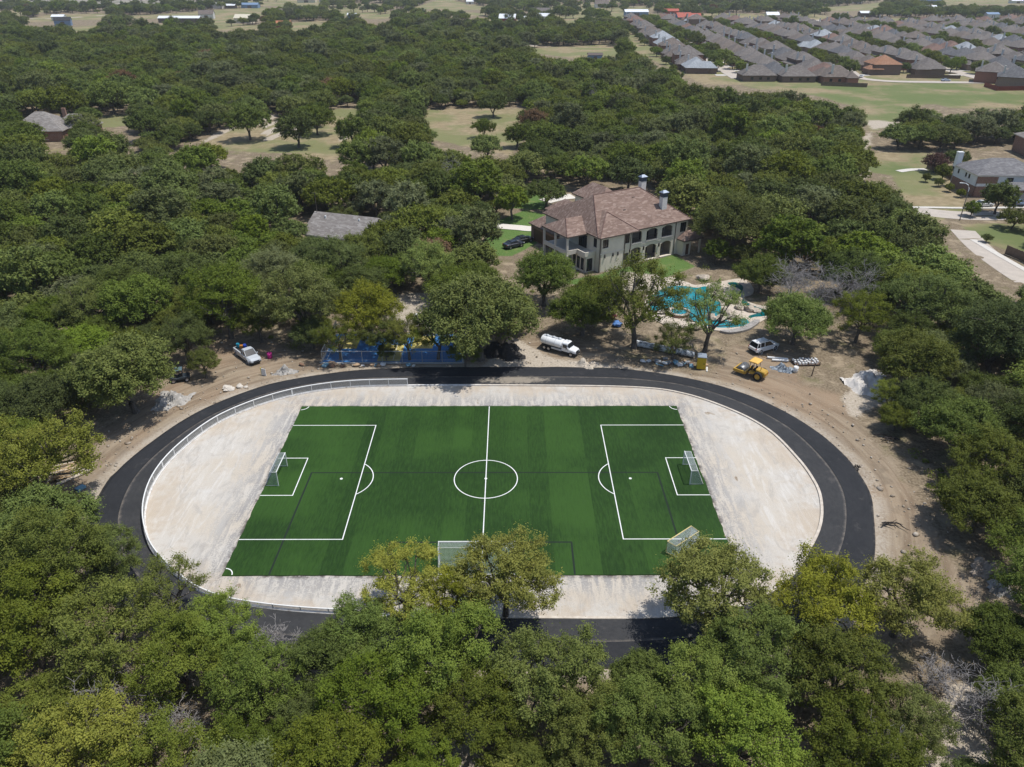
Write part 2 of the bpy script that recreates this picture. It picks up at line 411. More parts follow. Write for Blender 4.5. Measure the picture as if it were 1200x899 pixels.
# grey scuffs beside the turf: rubber crumb trodden off the edges
scuff=b.math('MULTIPLY',b.ss(b.attr('td'),6.0,0.0),b.ss(b.math('ADD',b.math('MULTIPLY',str_,.6),b.math('MULTIPLY',n3,.4)),0.44,0.56))
c=b.mix(b.math('MULTIPLY',scuff,0.85),c,(0.25,0.24,0.23))
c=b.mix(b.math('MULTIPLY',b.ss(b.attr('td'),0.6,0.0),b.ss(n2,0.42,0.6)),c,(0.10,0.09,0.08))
c=b.mix(b.math('MULTIPLY',b.ss(b.attr('cd'),5.0,0.5),b.math('MULTIPLY',b.ss(b.math('ADD',b.math('MULTIPLY',n1,.6),b.math('MULTIPLY',n2,.4)),0.44,0.56),0.5)),c,(0.42,0.34,0.255))
c=b.mix(b.math('MULTIPLY',b.ss(n3,0.6,0.78),0.4),c,(0.31,0.28,0.245))
M_CAL=b.done(b.principled(c,0.95,0,b.bump(b.math('ADD',n3,b.math('MULTIPLY',str_,1.2)),0.45,0.06),0.1))
TX0,TX1,TY0,TY1=-28.25,22.45,54.2,86.25
# infield grid clipped to the inner edge (polar grid)
NR=70; rr=np.linspace(0,1,NR+1)
Vi=[];
for k in range(NR+1):
    for i in range(NA):
        r=RIN[i]*rr[k]; Vi.append((C0[0]+r*math.cos(TH[i]),C0[1]+r*math.sin(TH[i]),0.0))
Vi=np.array(Vi)
tdx=np.maximum(np.maximum(TX0-Vi[:,0],Vi[:,0]-TX1),np.maximum(TY0-Vi[:,1],Vi[:,1]-TY1))
Vi[:,2]=0.03+np.clip(tdx,0,1)*(fnoise(Vi[:,0],Vi[:,1],2.4,21)-.5)*0.16*np.clip((np.repeat(1-rr,NA)*30)/2,0,1)
idx=np.arange(NA)
Fi=np.concatenate([np.stack([k*NA+idx,(k+1)*NA+idx,(k+1)*NA+(idx+1)%NA,k*NA+(idx+1)%NA],1) for k in range(1,NR)])
me=mesh_np('infield',Vi,Fi,M_CAL)
for nm,a in (('td',tdx),('cd',np.repeat(1-rr,NA)*np.tile(RIN,NR+1))):
    at=me.attributes.new(nm,'FLOAT','POINT'); at.data.foreach_set('value',a.astype(np.float32))
me.polygons.foreach_set('use_smooth',np.ones(len(Fi),bool))
o=bpy.data.objects.new('infield_ground',me); COL.objects.link(o); structure(o)

b=NB('turf_fibre'); P=b.pos(); xs=b.sep(P)
strip=b.math('FLOOR',b.math('DIVIDE',b.math('ADD',xs[0],100.0),2.32))
wn=b.n('ShaderNodeTexWhiteNoise',noise_dimensions='2D')
half=b.math('FLOOR',b.math('DIVIDE',b.math('ADD',xs[1],b.math('MULTIPLY',b.noise(b.comb(strip,0.0),0.7),3.0)),16.0))
b.put(wn.inputs['Vector'],b.comb(strip,0.0)); sv=wn.outputs['Value']
fine=b.noise(b.mapping(P,(3.2,0.5,1)),1.6,6,0.7); fine2=b.noise(b.mapping(P,(9,5,1)),2.0,4,0.7); big=b.noise(P,0.09,4,0.6)
f=b.math('ADD',b.math('MULTIPLY',sv,b.math('MULTIPLY',b.ss(b.noise(b.mapping(P,(.05,.12,1)),1.0,3,.5),.35,.6),0.23)),b.math('ADD',b.math('MULTIPLY',fine,0.68),b.math('MULTIPLY',big,0.42)))
c=b.mix(b.ss(f,0.38,0.86),(0.010,0.032,0.005),(0.031,0.078,0.0125))
c=b.mix(b.math('MULTIPLY',b.ss(fine2,0.52,0.75),0.5),c,(0.044,0.09,0.022))
c=b.mix(b.math('MULTIPLY',b.ss(b.noise(P,2.5,5,0.8),0.66,0.8),0.35),c,(0.085,0.135,0.05))
M_TURF=b.done(b.principled(c,0.75,0,b.bump(fine2,0.5,0.03),0.15))
t=MB(); n=40
bx=[(TX0+(TX1-TX0)*i/n,TY0) for i in range(n)]+[(TX1,TY0+(TY1-TY0)*i/n) for i in range(n)]+[(TX1-(TX1-TX0)*i/n,TY1) for i in range(n)]+[(TX0,TY1-(TY1-TY0)*i/n) for i in range(n)]
bx=[(x+random.uniform(-.07,.07),y+random.uniform(-.05,.05)) for x,y in bx]
t.prism(bx,-0.05,0.12); structure(t.build('turf_pitch',M_TURF))

M_WL=mat('line_white',(0.74,0.75,0.72),0.8,var=0.10,scale=6); M_BL=mat('line_black',(0.012,0.02,0.014),0.9,var=0.2,scale=5)
ZL=0.126; LW=0.105
def seg(mb,a,b_,w=LW,z=ZL): strip_mb(mb,[a,b_],w,z)
def arc(mb,cx,cy,r,a0,a1,n=48,z=ZL+0.003):
    strip_mb(mb,[(cx+r*math.cos(a0+(a1-a0)*i/n),cy+r*math.sin(a0+(a1-a0)*i/n)) for i in range(n+1)],LW,z)
MX=(TX0+TX1)/2; 
w_=MB(); CY=69.9
seg(w_,(MX,56.0),(MX,TY1-.1)); arc(w_,MX,CY,3.67,0,2*math.pi,72)
for sx,gx0 in ((1,TX0),(-1,TX1)):
    bt,bb=G(441,499.4)[1],G(403,633.2)[1]
    seg(w_,(gx0,bt),(gx0+sx*10.75,bt)); seg(w_,(gx0,bb),(gx0+sx*10.75,bb)); seg(w_,(gx0+sx*10.75,bb-.06),(gx0+sx*10.75,bt+.06),z=ZL+.0015)
    gt,gb=G(360,537.9)[1],G(341,581.6)[1]
    seg(w_,(gx0,gt),(gx0+sx*3.68,gt)); seg(w_,(gx0,gb),(gx0+sx*3.68,gb)); seg(w_,(gx0+sx*3.68,gb-.06),(gx0+sx*3.68,gt+.06),z=ZL+.0015)
    spx=gx0+sx*8.55; a=math.acos((10.75-8.55)/3.67)
    if sx==1: arc(w_,spx,CY,3.67,-a,a,30)
    else: arc(w_,spx,CY,3.67,math.pi-a,math.pi+a,30)
    arc(w_,spx,CY,0.10,0,2*math.pi,12); w_.prism([(spx+.17*math.cos(k*.524),CY+.17*math.sin(k*.524)) for k in range(12)],ZL-.01,ZL+.006)
    for cy,s2 in ((TY0,1),(TY1,-1)):
        a0,a1={(1,1):(0,90),(1,-1):(-90,0),(-1,1):(90,180),(-1,-1):(180,270)}[(sx,s2)]
        arc(w_,gx0,cy,0.95,R_(a0+4),R_(a1-4),14)
w_.prism([(MX+.17*math.cos(k*.524),CY+.17*math.sin(k*.524)) for k in range(12)],ZL-.01,ZL+.009)
structure(w_.build('white_pitch_markings',M_WL))
k_=MB(); zb=ZL-0.003
yb=G(570,554.8)[1]; xl=G(365,556)[0]; xr=G(770,553.5)[0]
seg(k_,(xl-.06,yb),(xr+.06,yb),0.19,zb); seg(k_,(xl,yb),(xl-.25,TY0+.05),0.19,zb-.0015); seg(k_,(xr,yb),(xr+.2,TY0+.05),0.19,zb-.0015)
yb2=G(560,636.5)[1]; xa=G(457,636.5)[0]; xb=G(669.5,635.5)[0]
seg(k_,(xa-.06,yb2),(xb+.06,yb2),0.19,zb); seg(k_,(xa,yb2),(xa,TY0+.05),0.19,zb-.0015); seg(k_,(xb,yb2),(xb,TY0+.05),0.19,zb-.0015)
q=G(565.5,588.3); k_.prism([(q[0]+.13*math.cos(k*.524),q[1]+.13*math.sin(k*.524)) for k in range(12)],ZL-.01,ZL+.009)
structure(k_.build('black_pitch_markings',M_BL))

def asphalt(name,c0,c1,dust):
    b=NB(name); P=b.pos(); n1=b.noise(P,0.25,5,0.6); n2=b.noise(P,18,4,0.7); n3=b.noise(P,1.4,6,0.7)
    st=b.noise(b.comb(b.math('MULTIPLY',b.attr('s'),7.0),b.math('MULTIPLY',b.attr('ua'),2.2)),1.0,5,0.6)
    c=b.mix(b.ss(b.math('ADD',b.math('MULTIPLY',n1,.5),b.math('MULTIPLY',st,.5)),0.35,0.65),c0,c1)
    c=b.mix(b.math('MULTIPLY',b.ss(n2,0.5,0.7),0.35),c,tuple(x*1.9 for x in c1))
    c=b.mix(b.math('MULTIPLY',b.ss(b.math('ADD',b.attr('s'),b.math('MULTIPLY',b.math('SUBTRACT',n3,.5),.35)),dust[0],dust[1]),dust[2]),c,(0.30,0.26,0.215))
    xs=b.sep(P); pd=b.math('ADD',b.math('POWER',b.math('DIVIDE',b.math('SUBTRACT',xs[0],0.5),5.5),2.0),b.math('POWER',b.math('DIVIDE',b.math('SUBTRACT',xs[1],93.6),1.1),2.0))
    c=b.mix(b.math('MULTIPLY',b.ss(b.math('ADD',pd,b.math('MULTIPLY',b.math('SUBTRACT',n3,.5),3.2)),1.2,0.2),0.75),c,(0.33,0.285,0.225))   # spilled dirt where the drive meets the track
    sp=b.math('MULTIPLY',b.ss(b.noise(P,0.55,6,.72),0.57,0.70),0.30); c=b.mix(sp,c,(0.12,0.11,0.10))
    return b.done(b.principled(c,0.82,0,b.bump(n2,0.35,0.02),0.25))
M_AIN=asphalt('asphalt_inner',(0.028,0.029,0.031),(0.043,0.043,0.044),(0.86,1.08,0.55))
M_AOUT=asphalt('asphalt_outer',(0.0165,0.018,0.021),(0.026,0.027,0.030),(0.93,1.10,0.5))
def ring(name,ra,rb,z,m,nr=5,lip=0.0):
    V=[];s=[];ua=[]
    for k in range(nr+1):
        t=k/nr
        for i in range(NA):
            r=ra[i]+(rb[i]-ra[i])*t; V.append((C0[0]+r*math.cos(TH[i]),C0[1]+r*math.sin(TH[i]),z)); s.append(t); ua.append(TH[i]*20)
    V=np.array(V)
    F=np.concatenate([np.stack([k*NA+idx,(k+1)*NA+idx,(k+1)*NA+(idx+1)%NA,k*NA+(idx+1)%NA],1) for k in range(nr)])
    if lip:
        n0=len(V); V=np.concatenate([V,V[-NA:]-np.array([0,0,lip])]); s+=[1.0]*NA; ua+=ua[:NA]
        F=np.concatenate([F,np.stack([nr*NA+idx,n0+idx,n0+(idx+1)%NA,nr*NA+(idx+1)%NA],1)])
    me=mesh_np(name,V,F,m)
    for nm,a in (('s',s),('ua',ua)):
        at=me.attributes.new(nm,'FLOAT','POINT'); at.data.foreach_set('value',np.array(a,np.float32))
    o=bpy.data.objects.new(name,me); COL.objects.link(o); return structure(o)
RMID=RIN+(ROUT-RIN)*(0.5+0.03*np.sin(TH*3))
ring('inner_track_lane',RIN+0.30,RMID,0.10,M_AIN)
jit=np.interp(np.arange(NA),np.arange(0,NA,4),np.random.default_rng(4).uniform(-.10,.10,NA//4))
ring('outer_track_lane',RMID+0.0,ROUT+jit,0.135,M_AOUT,lip=0.16)
# concrete kerb between the infield and the track
M_CONC=mat('concrete',(0.56,0.53,0.48),0.9,var=0.12,scale=1.5,bump=0.15)
kb=MB(); 
for (i0,i1) in [(0,NA)]:
    vs=[];fs=[]
    for i in range(NA):
        ct,stn=math.cos(TH[i]),math.sin(TH[i])
        for r,z in ((RIN[i]-.02,0.0),(RIN[i]-.02,0.17),(RIN[i]+.28,0.17),(RIN[i]+.32,0.0)):
            vs.append((C0[0]+r*ct,C0[1]+r*stn,z))
    for i in range(NA):
        j=(i+1)%NA
        for k in range(3): fs.append((i*4+k,i*4+k+1,j*4+k+1,j*4+k))
    kb.add(vs,fs)
b=NB('kerb_concrete'); P=b.pos(); xs=b.sep(P); n2=b.noise(P,2.0,5,0.6)
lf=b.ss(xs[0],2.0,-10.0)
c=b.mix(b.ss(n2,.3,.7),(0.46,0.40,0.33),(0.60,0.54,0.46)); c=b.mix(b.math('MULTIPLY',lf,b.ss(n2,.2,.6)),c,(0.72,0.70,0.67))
structure(kb.build('kerb',b.done(b.principled(c,0.9,0,None,0.2)),recalc=False))
# ------------------------------------------------------------------ white rail fence on the infield edge
M_WHITE=mat('white_metal',(0.74,0.74,0.72),0.45,var=0.05,scale=4)
M_NET=mat('net_cord',(0.62,0.66,0.66),0.8,var=0.1)
M_MESHW=mat('fence_wire',(0.48,0.48,0.46),0.5,0.3,var=0.1)
fence=empty('rail_fence',(0,0,0),0,'low white welded mesh fence curving along the inside of the track','fence')
fp=[]; a0=math.atan2(91.9-C0[1],-14.6-C0[0]); a1=math.atan2(49.35-C0[1],-14.0-C0[0])+2*math.pi
nf=78; FH=1.0
for k in range(nf*6+1):
    a=a0+(a1-a0)*k/(nf*6); aa=(a+math.pi)%(2*math.pi)-math.pi
    r=float(np.interp(aa,np.r_[TH,math.pi],np.r_[RIN,RIN[0]]))+.12
    fp.append((C0[0]+r*math.cos(a),C0[1]+r*math.sin(a)))
# even spacing along the line
fpA=np.array(fp); dl=np.r_[0,np.cumsum(np.hypot(*np.diff(fpA,axis=0).T))]; Lf=dl[-1]
def fpt(s): return (float(np.interp(s,dl,fpA[:,0])),float(np.interp(s,dl,fpA[:,1])))
npost=int(Lf/2.6)
def fh(s): return FH-0.52*max(0,min(1,(s/Lf-.60)/.2))
rail=MB(); rail.tube([(*fpt(s),fh(s)+.15) for s in np.arange(0,Lf,0.65)]+[(*fpt(Lf),fh(Lf)+.15)],0.075,6)
rail.build('top_rail',M_WHITE,fence)
rail=MB(); rail.tube([(*fpt(s),0.26) for s in np.arange(0,Lf,0.65)]+[(*fpt(Lf),0.26)],0.03,5)
rail.build('bottom_rail',M_WHITE,fence)
wm=MB()
for s in np.arange(0.06,Lf-.05,0.115):
    x,y=fpt(s); x2,y2=fpt(s+.02); a=math.atan2(y2-y,x2-x)
    M=Matrix.Translation((x,y,0))@Matrix.Rotation(a,4,'Z'); wm.box(-.024,.024,-.008,.008,0.26,fh(s)+.12,0,M)
for z in (0.28,0.5,0.75):
    wm.tube([(*fpt(s),.2+z*fh(s)) for s in np.arange(0,Lf,1.0)],0.011,4)
wm.build('wire_mesh',M_MESHW,fence)
postm=MB(); postm.box(-.045,.045,-.045,.045,0.14,FH+.2); postm.lathe([(.07,FH+.2),(.07,FH+.225),(.0,FH+.25)],8)
p0=postm.build('post',M_WHITE,fence)
wide=MB(); wide.box(-.10,.10,-.05,.05,0.14,FH+.2); wide.lathe([(.1,FH+.2),(.0,FH+.24)],8); p1=wide.build('post',M_WHITE,fence)
used=[False,False]
for k in range(npost+1):
    s=Lf*k/npost; x,y=fpt(s); x2,y2=fpt(min(s+.05,Lf)) if s<Lf-.06 else (x,y); xb_,yb_=fpt(max(s-.05,0))
    w=1 if k in (6,14,22,30) else 0
    src=(p0,p1)[w]
    o=src if not used[w] else src.copy()
    if used[w]: COL.objects.link(o); o.parent=fence
    used[w]=True; o.location=(x,y,0); o.scale=(1,1,(fh(s)+.2)/(FH+.2)); o.rotation_euler=(0,0,math.atan2(y2-yb_,x2-xb_))

# ------------------------------------------------------------------ goals
def netgrid(mb,quad,cell=0.12,t=0.009):
    """cords woven across a four-cornered panel"""
    A,B,C_,D=[Vector(q) for q in quad]
    nu=max(2,int(max((B-A).length,(C_-D).length)/cell)); nv=max(2,int(max((D-A).length,(C_-B).length)/cell))
    pt=lambda u,v:(A*(1-u)+B*u)*(1-v)+(D*(1-u)+C_*u)*v
    for i in range(1,nu): mb.tube([pt(i/nu,v/4)+Vector((0,0,-.0)) for v in range(5)],t,3,caps=False)
    for j in range(1,nv): mb.tube([pt(u/4,j/nv) for u in range(5)],t,3,caps=False)
def goal(name,w,h,dtop,dbot,loc,rz,label):
    g=empty(name,loc,rz,label,'goal')   # opening faces local +Y, width along X
    r=.055
    for s in (-1,1):
        m=MB(); m.tube([(s*w/2,0,0),(s*w/2,0,h)],r,8); m.build('post',M_WHITE,g)
    m=MB(); m.tube([(-w/2-r,0,h),(w/2+r,0,h)],r,8); m.build('crossbar',M_WHITE,g)
    m=MB()
    for s in (-1,1):
        m.tube([(s*w/2,0,h),(s*w/2,-dtop,h),(s*w/2,-dbot,.03),(s*w/2,0,.03)],.03,6)
    m.tube([(-w/2,-dbot,.03),(w/2,-dbot,.03)],.03,6); m.tube([(-w/2,-dtop,h),(w/2,-dtop,h)],.022,6)
    m.build('net_frame',M_WHITE,g)
    n=MB()
    netgrid(n,[(-w/2,-dtop,h),(w/2,-dtop,h),(w/2,-dbot,0),(-w/2,-dbot,0)])
    netgrid(n,[(-w/2,0,h),(w/2,0,h),(w/2,-dtop,h),(-w/2,-dtop,h)])
    for s in (-1,1): netgrid(n,[(s*w/2,0,h),(s*w/2,-dtop,h),(s*w/2,-dbot,0),(s*w/2,0,0)])
    n.build('net',M_NET,g); return g
gl=G(337,547.5); gn=G(326.7,570)
goal('soccer_goal',gl[1]-gn[1]+.1,1.9,0.75,1.55,((gl[0]+gn[0])/2+.0,(gl[1]+gn[1])/2,0.12),R_(-90),'small white soccer goal with net at the left end of the turf')
gl=G(800.1,545.7); gn=G(807.9,568.3)
goal('soccer_goal',gl[1]-gn[1]+.1,1.9,0.75,1.55,((gl[0]+gn[0])/2,(gl[1]+gn[1])/2,0.12),R_(90),'small white soccer goal with net at the right end of the turf')
ga=G(514,634.8,2.56); gb_=G(603.5,634.8,2.56)
goal('soccer_goal',gb_[0]-ga[0],2.44,0.9,2.0,((ga[0]+gb_[0])/2,ga[1],0.12),R_(0),'large full size white goal on the near touchline half hidden by the yellowish tree')
# portable rebound goal with a yellow padded frame
M_YEL=mat('yellow_pad',(0.62,0.50,0.22),0.6,var=0.12)
f0=Vector((*G(782,635,1.55),0)); f1=Vector((*G(810,617,1.55),0)); dv=f1-f0; wv=dv.length; az=math.atan2(dv.y,dv.x)
tg=empty('training_goal',(f0.x,f0.y,0.12),az,'yellow framed portable practice goal standing askew at the right corner of the turf','goal')
m=MB(); m.tube([(0,0,0),(0.0,0,.7),(0.0,0,1.5),(wv,0,1.5),(wv,0,0)],.05,7); m.build('front_frame',M_YEL,tg)
m=MB(); m.tube([(0,0,1.5),(0.1,-1.05,1.5),(wv-.05,-1.05,1.5),(wv,0,1.5)],.035,6); m.build('roof_frame',M_YEL,tg)
m=MB(); m.tube([(0,0,.04),(0.15,-.7,.04),(.7,-1.2,.04),(wv-.05,-1.2,.04),(wv,0,.04)],.05,7); m.build('base_frame',M_YEL,tg)
m=MB()
netgrid(m,[(0,0,1.5),(wv,0,1.5),(wv-.05,-1.05,1.5),(.1,-1.05,1.5)],.1,.008)
netgrid(m,[(0.1,-1.05,1.5),(wv-.05,-1.05,1.5),(wv-.05,-1.2,0.04),(.15,-1.2,.04)],.1,.008)
netgrid(m,[(0,0,1.5),(.1,-1.05,1.5),(.3,-1.1,.04),(0,0,.04)],.1,.008); netgrid(m,[(wv,0,1.5),(wv-.05,-1.05,1.5),(wv-.05,-1.2,.04),(wv,0,.04)],.1,.008)
m.build('net',M_NET,tg)

# ------------------------------------------------------------------ buildings
def shingle(name,c0,c1,c2,scale=1.0):
    b=NB(name); co=b.coord(); v=b.voronoi(b.mapping(co,(1.3*scale,3.0*scale,3.0*scale)),1.0,'Color'); n=b.noise(co,0.5,5,0.6); nf=b.noise(co,5,4,0.7)
    sv=b.sep(v)[0]
    c=b.mix(b.ss(sv,0.2,0.8),c0,c1); c=b.mix(b.math('MULTIPLY',b.ss(sv,0.75,0.95),0.7),c,c2)
    c=b.mix(b.math('MULTIPLY',b.ss(n,0.4,0.7),0.35),c,tuple(x*.72 for x in c0)); c=b.mix(b.math('MULTIPLY',b.ss(nf,.5,.75),.3),c,c2)
    return b.done(b.principled(c,0.9,0,b.bump(sv,0.4,0.03),0.15))
def brick(name,c0,c1,mortar,scale=1.0):
    b=NB(name); co=b.coord('Object'); x=b.sep(co)
    u=b.math('ADD',x[0],x[1])
    br=b.n('ShaderNodeTexBrick'); b.put(br.inputs['Vector'],b.comb(u,x[2])); br.inputs['Scale'].default_value=3.2*scale
    b.put(br.inputs['Color1'],c0); b.put(br.inputs['Color2'],c1); b.put(br.inputs['Mortar'],mortar); br.inputs['Mortar Size'].default_value=0.02
    n=b.noise(co,1.2,5,.6)
    c=b.mix(b.math('MULTIPLY',b.ss(n,.4,.7),.3),br.outputs['Color'],tuple(v*.7 for v in c0))
    return b.done(b.principled(c,0.9,0,None,0.15))
M_ROOFM=shingle('mansion_shingle',(0.185,0.125,0.100),(0.250,0.176,0.142),(0.315,0.238,0.198))
M_STUC=mat('stucco',(0.67,0.60,0.49),0.9,var=0.07,scale=0.8,bump=0.1)
M_TRIM=mat('cast_stone',(0.62,0.565,0.48),0.85,var=0.06,scale=2)
M_INT=mat('shaded_loggia_wall',(0.34,0.29,0.235),0.9,var=0.12,scale=1)  # wall colour darkened, the loggia's shade is put into the tone
M_GUT=mat('gutter',(0.11,0.085,0.07),0.5,var=0.1)
b=NB('window_glass'); n=b.noise(b.coord(),0.6,3,.5)
M_GLASS=b.done(b.principled(b.mix(n,(0.010,0.013,0.016),(0.03,0.036,0.04)),0.06,0,None,0.6))
M_FRAME=mat('bronze_frame',(0.05,0.04,0.033),0.5)
M_BRK=brick('house_brick',(0.23,0.115,0.075),(0.30,0.16,0.105),(0.38,0.33,0.28))
M_WOODD=mat('door_wood',(0.12,0.065,0.035),0.5,var=.2)
def hip(mb,x0,x1,y0,y1,z0,rise,ridge=None,th=0.22,mi=0,fi=1):
    """hipped roof; ridge along the longer side unless given as ((xa,ya),(xb,yb))"""
    if ridge is None:
        lx,ly=x1-x0,y1-y0
        if lx>=ly: h=ly/2; ridge=((x0+h*.95,y0+h),(x1-h*.95,y0+h)) 
        else: h=lx/2; ridge=((x0+h,y0+h*.95),(x0+h,y1-h*.95))
    (xa,ya),(xb,yb)=ridge; z1=z0+rise
    vs=[(x0,y0,z0),(x1,y0,z0),(x1,y1,z0),(x0,y1,z0),(xa,ya,z1),(xb,yb,z1)]
    if abs(xb-xa)>=abs(yb-ya): fs=[(0,1,5,4),(1,2,5),(2,3,4,5),(3,0,4)]
    else: fs=[(0,1,4),(1,2,5,4),(2,3,5),(3,0,4,5)]
    mb.add(vs,fs,mi)
    e=0.02
    mb.add([(x0,y0,z0),(x1,y0,z0),(x1,y1,z0),(x0,y1,z0),(x0+e,y0+e,z0-th),(x1-e,y0+e,z0-th),(x1-e,y1-e,z0-th),(x0+e,y1-e,z0-th)],
       [(0,4,5,1),(1,5,6,2),(2,6,7,3),(3,7,4,0),(4,7,6,5)],fi)
    return mb
def arch(u0,u1,z0,z1,rise=0.35,n=8):
    P=[(u0,z0),(u1,z0),(u1,z1-rise)]
    for k in range(1,n): 
        t=k/n; P.append((u1+(u0-u1)*t,z1-rise+rise*math.sin(math.pi*t)**.8))
    P.append((u0,z1-rise)); return P
def wall(mb,p0,p1,z0,z1,openings=(),th=0.3,mi=0):
    """wall panel from p0 to p1 (outer face on the right-hand side of the run), with openings given in (u,z)"""
    a=Vector((p0[0],p0[1],0)); d=Vector((p1[0]-p0[0],p1[1]-p0[1],0)); L=d.length; d.normalize(); nrm=Vector((d.y,-d.x,0))
    loops=[[(0,z0),(L,z0),(L,z1),(0,z1)]]+[list(o) for o in openings]
    flat=[q for l in loops for q in l]
    tris=tessellate_polygon([[Vector((u,z,0)) for u,z in l] for l in loops])
    P=lambda u,z,t:tuple(a+d*u+Vector((0,0,z))-nrm*t)
    mb.add([P(u,z,0) for u,z in flat],[t for t in tris],mi); mb.add([P(u,z,th) for u,z in flat],[t[::-1] for t in tris],mi)
    for l in loops:
        n=len(l); mb.add([P(u,z,0) for u,z in l]+[P(u,z,th) for u,z in l],[(i,(i+1)%n,n+(i+1)%n,n+i) for i in range(n)],mi)
    return mb
def inset(p0,p1,poly,depth,th=0.05):
    """solid plate set back in a wall opening"""
    a=Vector((p0[0],p0[1],0)); d=Vector((p1[0]-p0[0],p1[1]-p0[1],0)); d.normalize(); nrm=Vector((d.y,-d.x,0))
    P=lambda u,z,t:tuple(a+d*u+Vector((0,0,z))-nrm*t)
    mb=MB(); n=len(poly); tris=tessellate_polygon([[Vector((u,z,0)) for u,z in poly]])
    mb.add([P(u,z,depth) for u,z in poly]+[P(u,z,depth+th) for u,z in poly],[tuple(t) for t in tris]+[tuple(n+i for i in t[::-1]) for t in tris]+[(i,(i+1)%n,n+(i+1)%n,n+i) for i in range(n)])
    return mb
def rect(u0,u1,z0,z1): return [(u0,z0),(u1,z0),(u1,z1),(u0,z1)]
def window(parent,p0,p1,u0,u1,z0,z1,nv=2,nh=1,poly=None,depth=0.12,fm=None,trim=True,tm=None):
    """glazed window: frame with its pane as a sub-part"""
    a=Vector((p0[0],p0[1],0)); d=Vector((p1[0]-p0[0],p1[1]-p0[1],0)); d.normalize(); nrm=Vector((d.y,-d.x,0))
    M=Matrix.Translation(a)@Matrix(((d.x,-nrm.x,0,0),(d.y,-nrm.y,0,0),(0,0,1,0),(0,0,0,1)))  # local x=u, y=inward
    f=MB(); w=.07
    f.box(u0,u1,depth-.05,depth+.04,z0,z0+w,0,M); f.box(u0,u1,depth-.05,depth+.04,z1-w,z1,0,M)
    f.box(u0,u0+w,depth-.05,depth+.04,z0+w,z1-w,0,M); f.box(u1-w,u1,depth-.05,depth+.04,z0+w,z1-w,0,M)
    for k in range(1,nv): x=u0+(u1-u0)*k/nv; f.box(x-.03,x+.03,depth-.04,depth+.03,z0+w,z1-w,0,M)
    for k in range(1,nh): z=z0+(z1-z0)*k/nh; f.box(u0+w,u1-w,depth-.03,depth+.02,z-.025,z+.025,0,M)
    if trim:
        f.box(u0-.12,u1+.12,-.07,.0,z0-.16,z0-.003,1,M)
    fo=f.build('window',[fm or M_FRAME,tm or M_TRIM],parent)
    g=MB(); g.box(u0+.04,u1-.04,depth+.045,depth+.07,z0+.04,z1-.04,0,M); g.build('pane',M_GLASS,fo)
    return fo

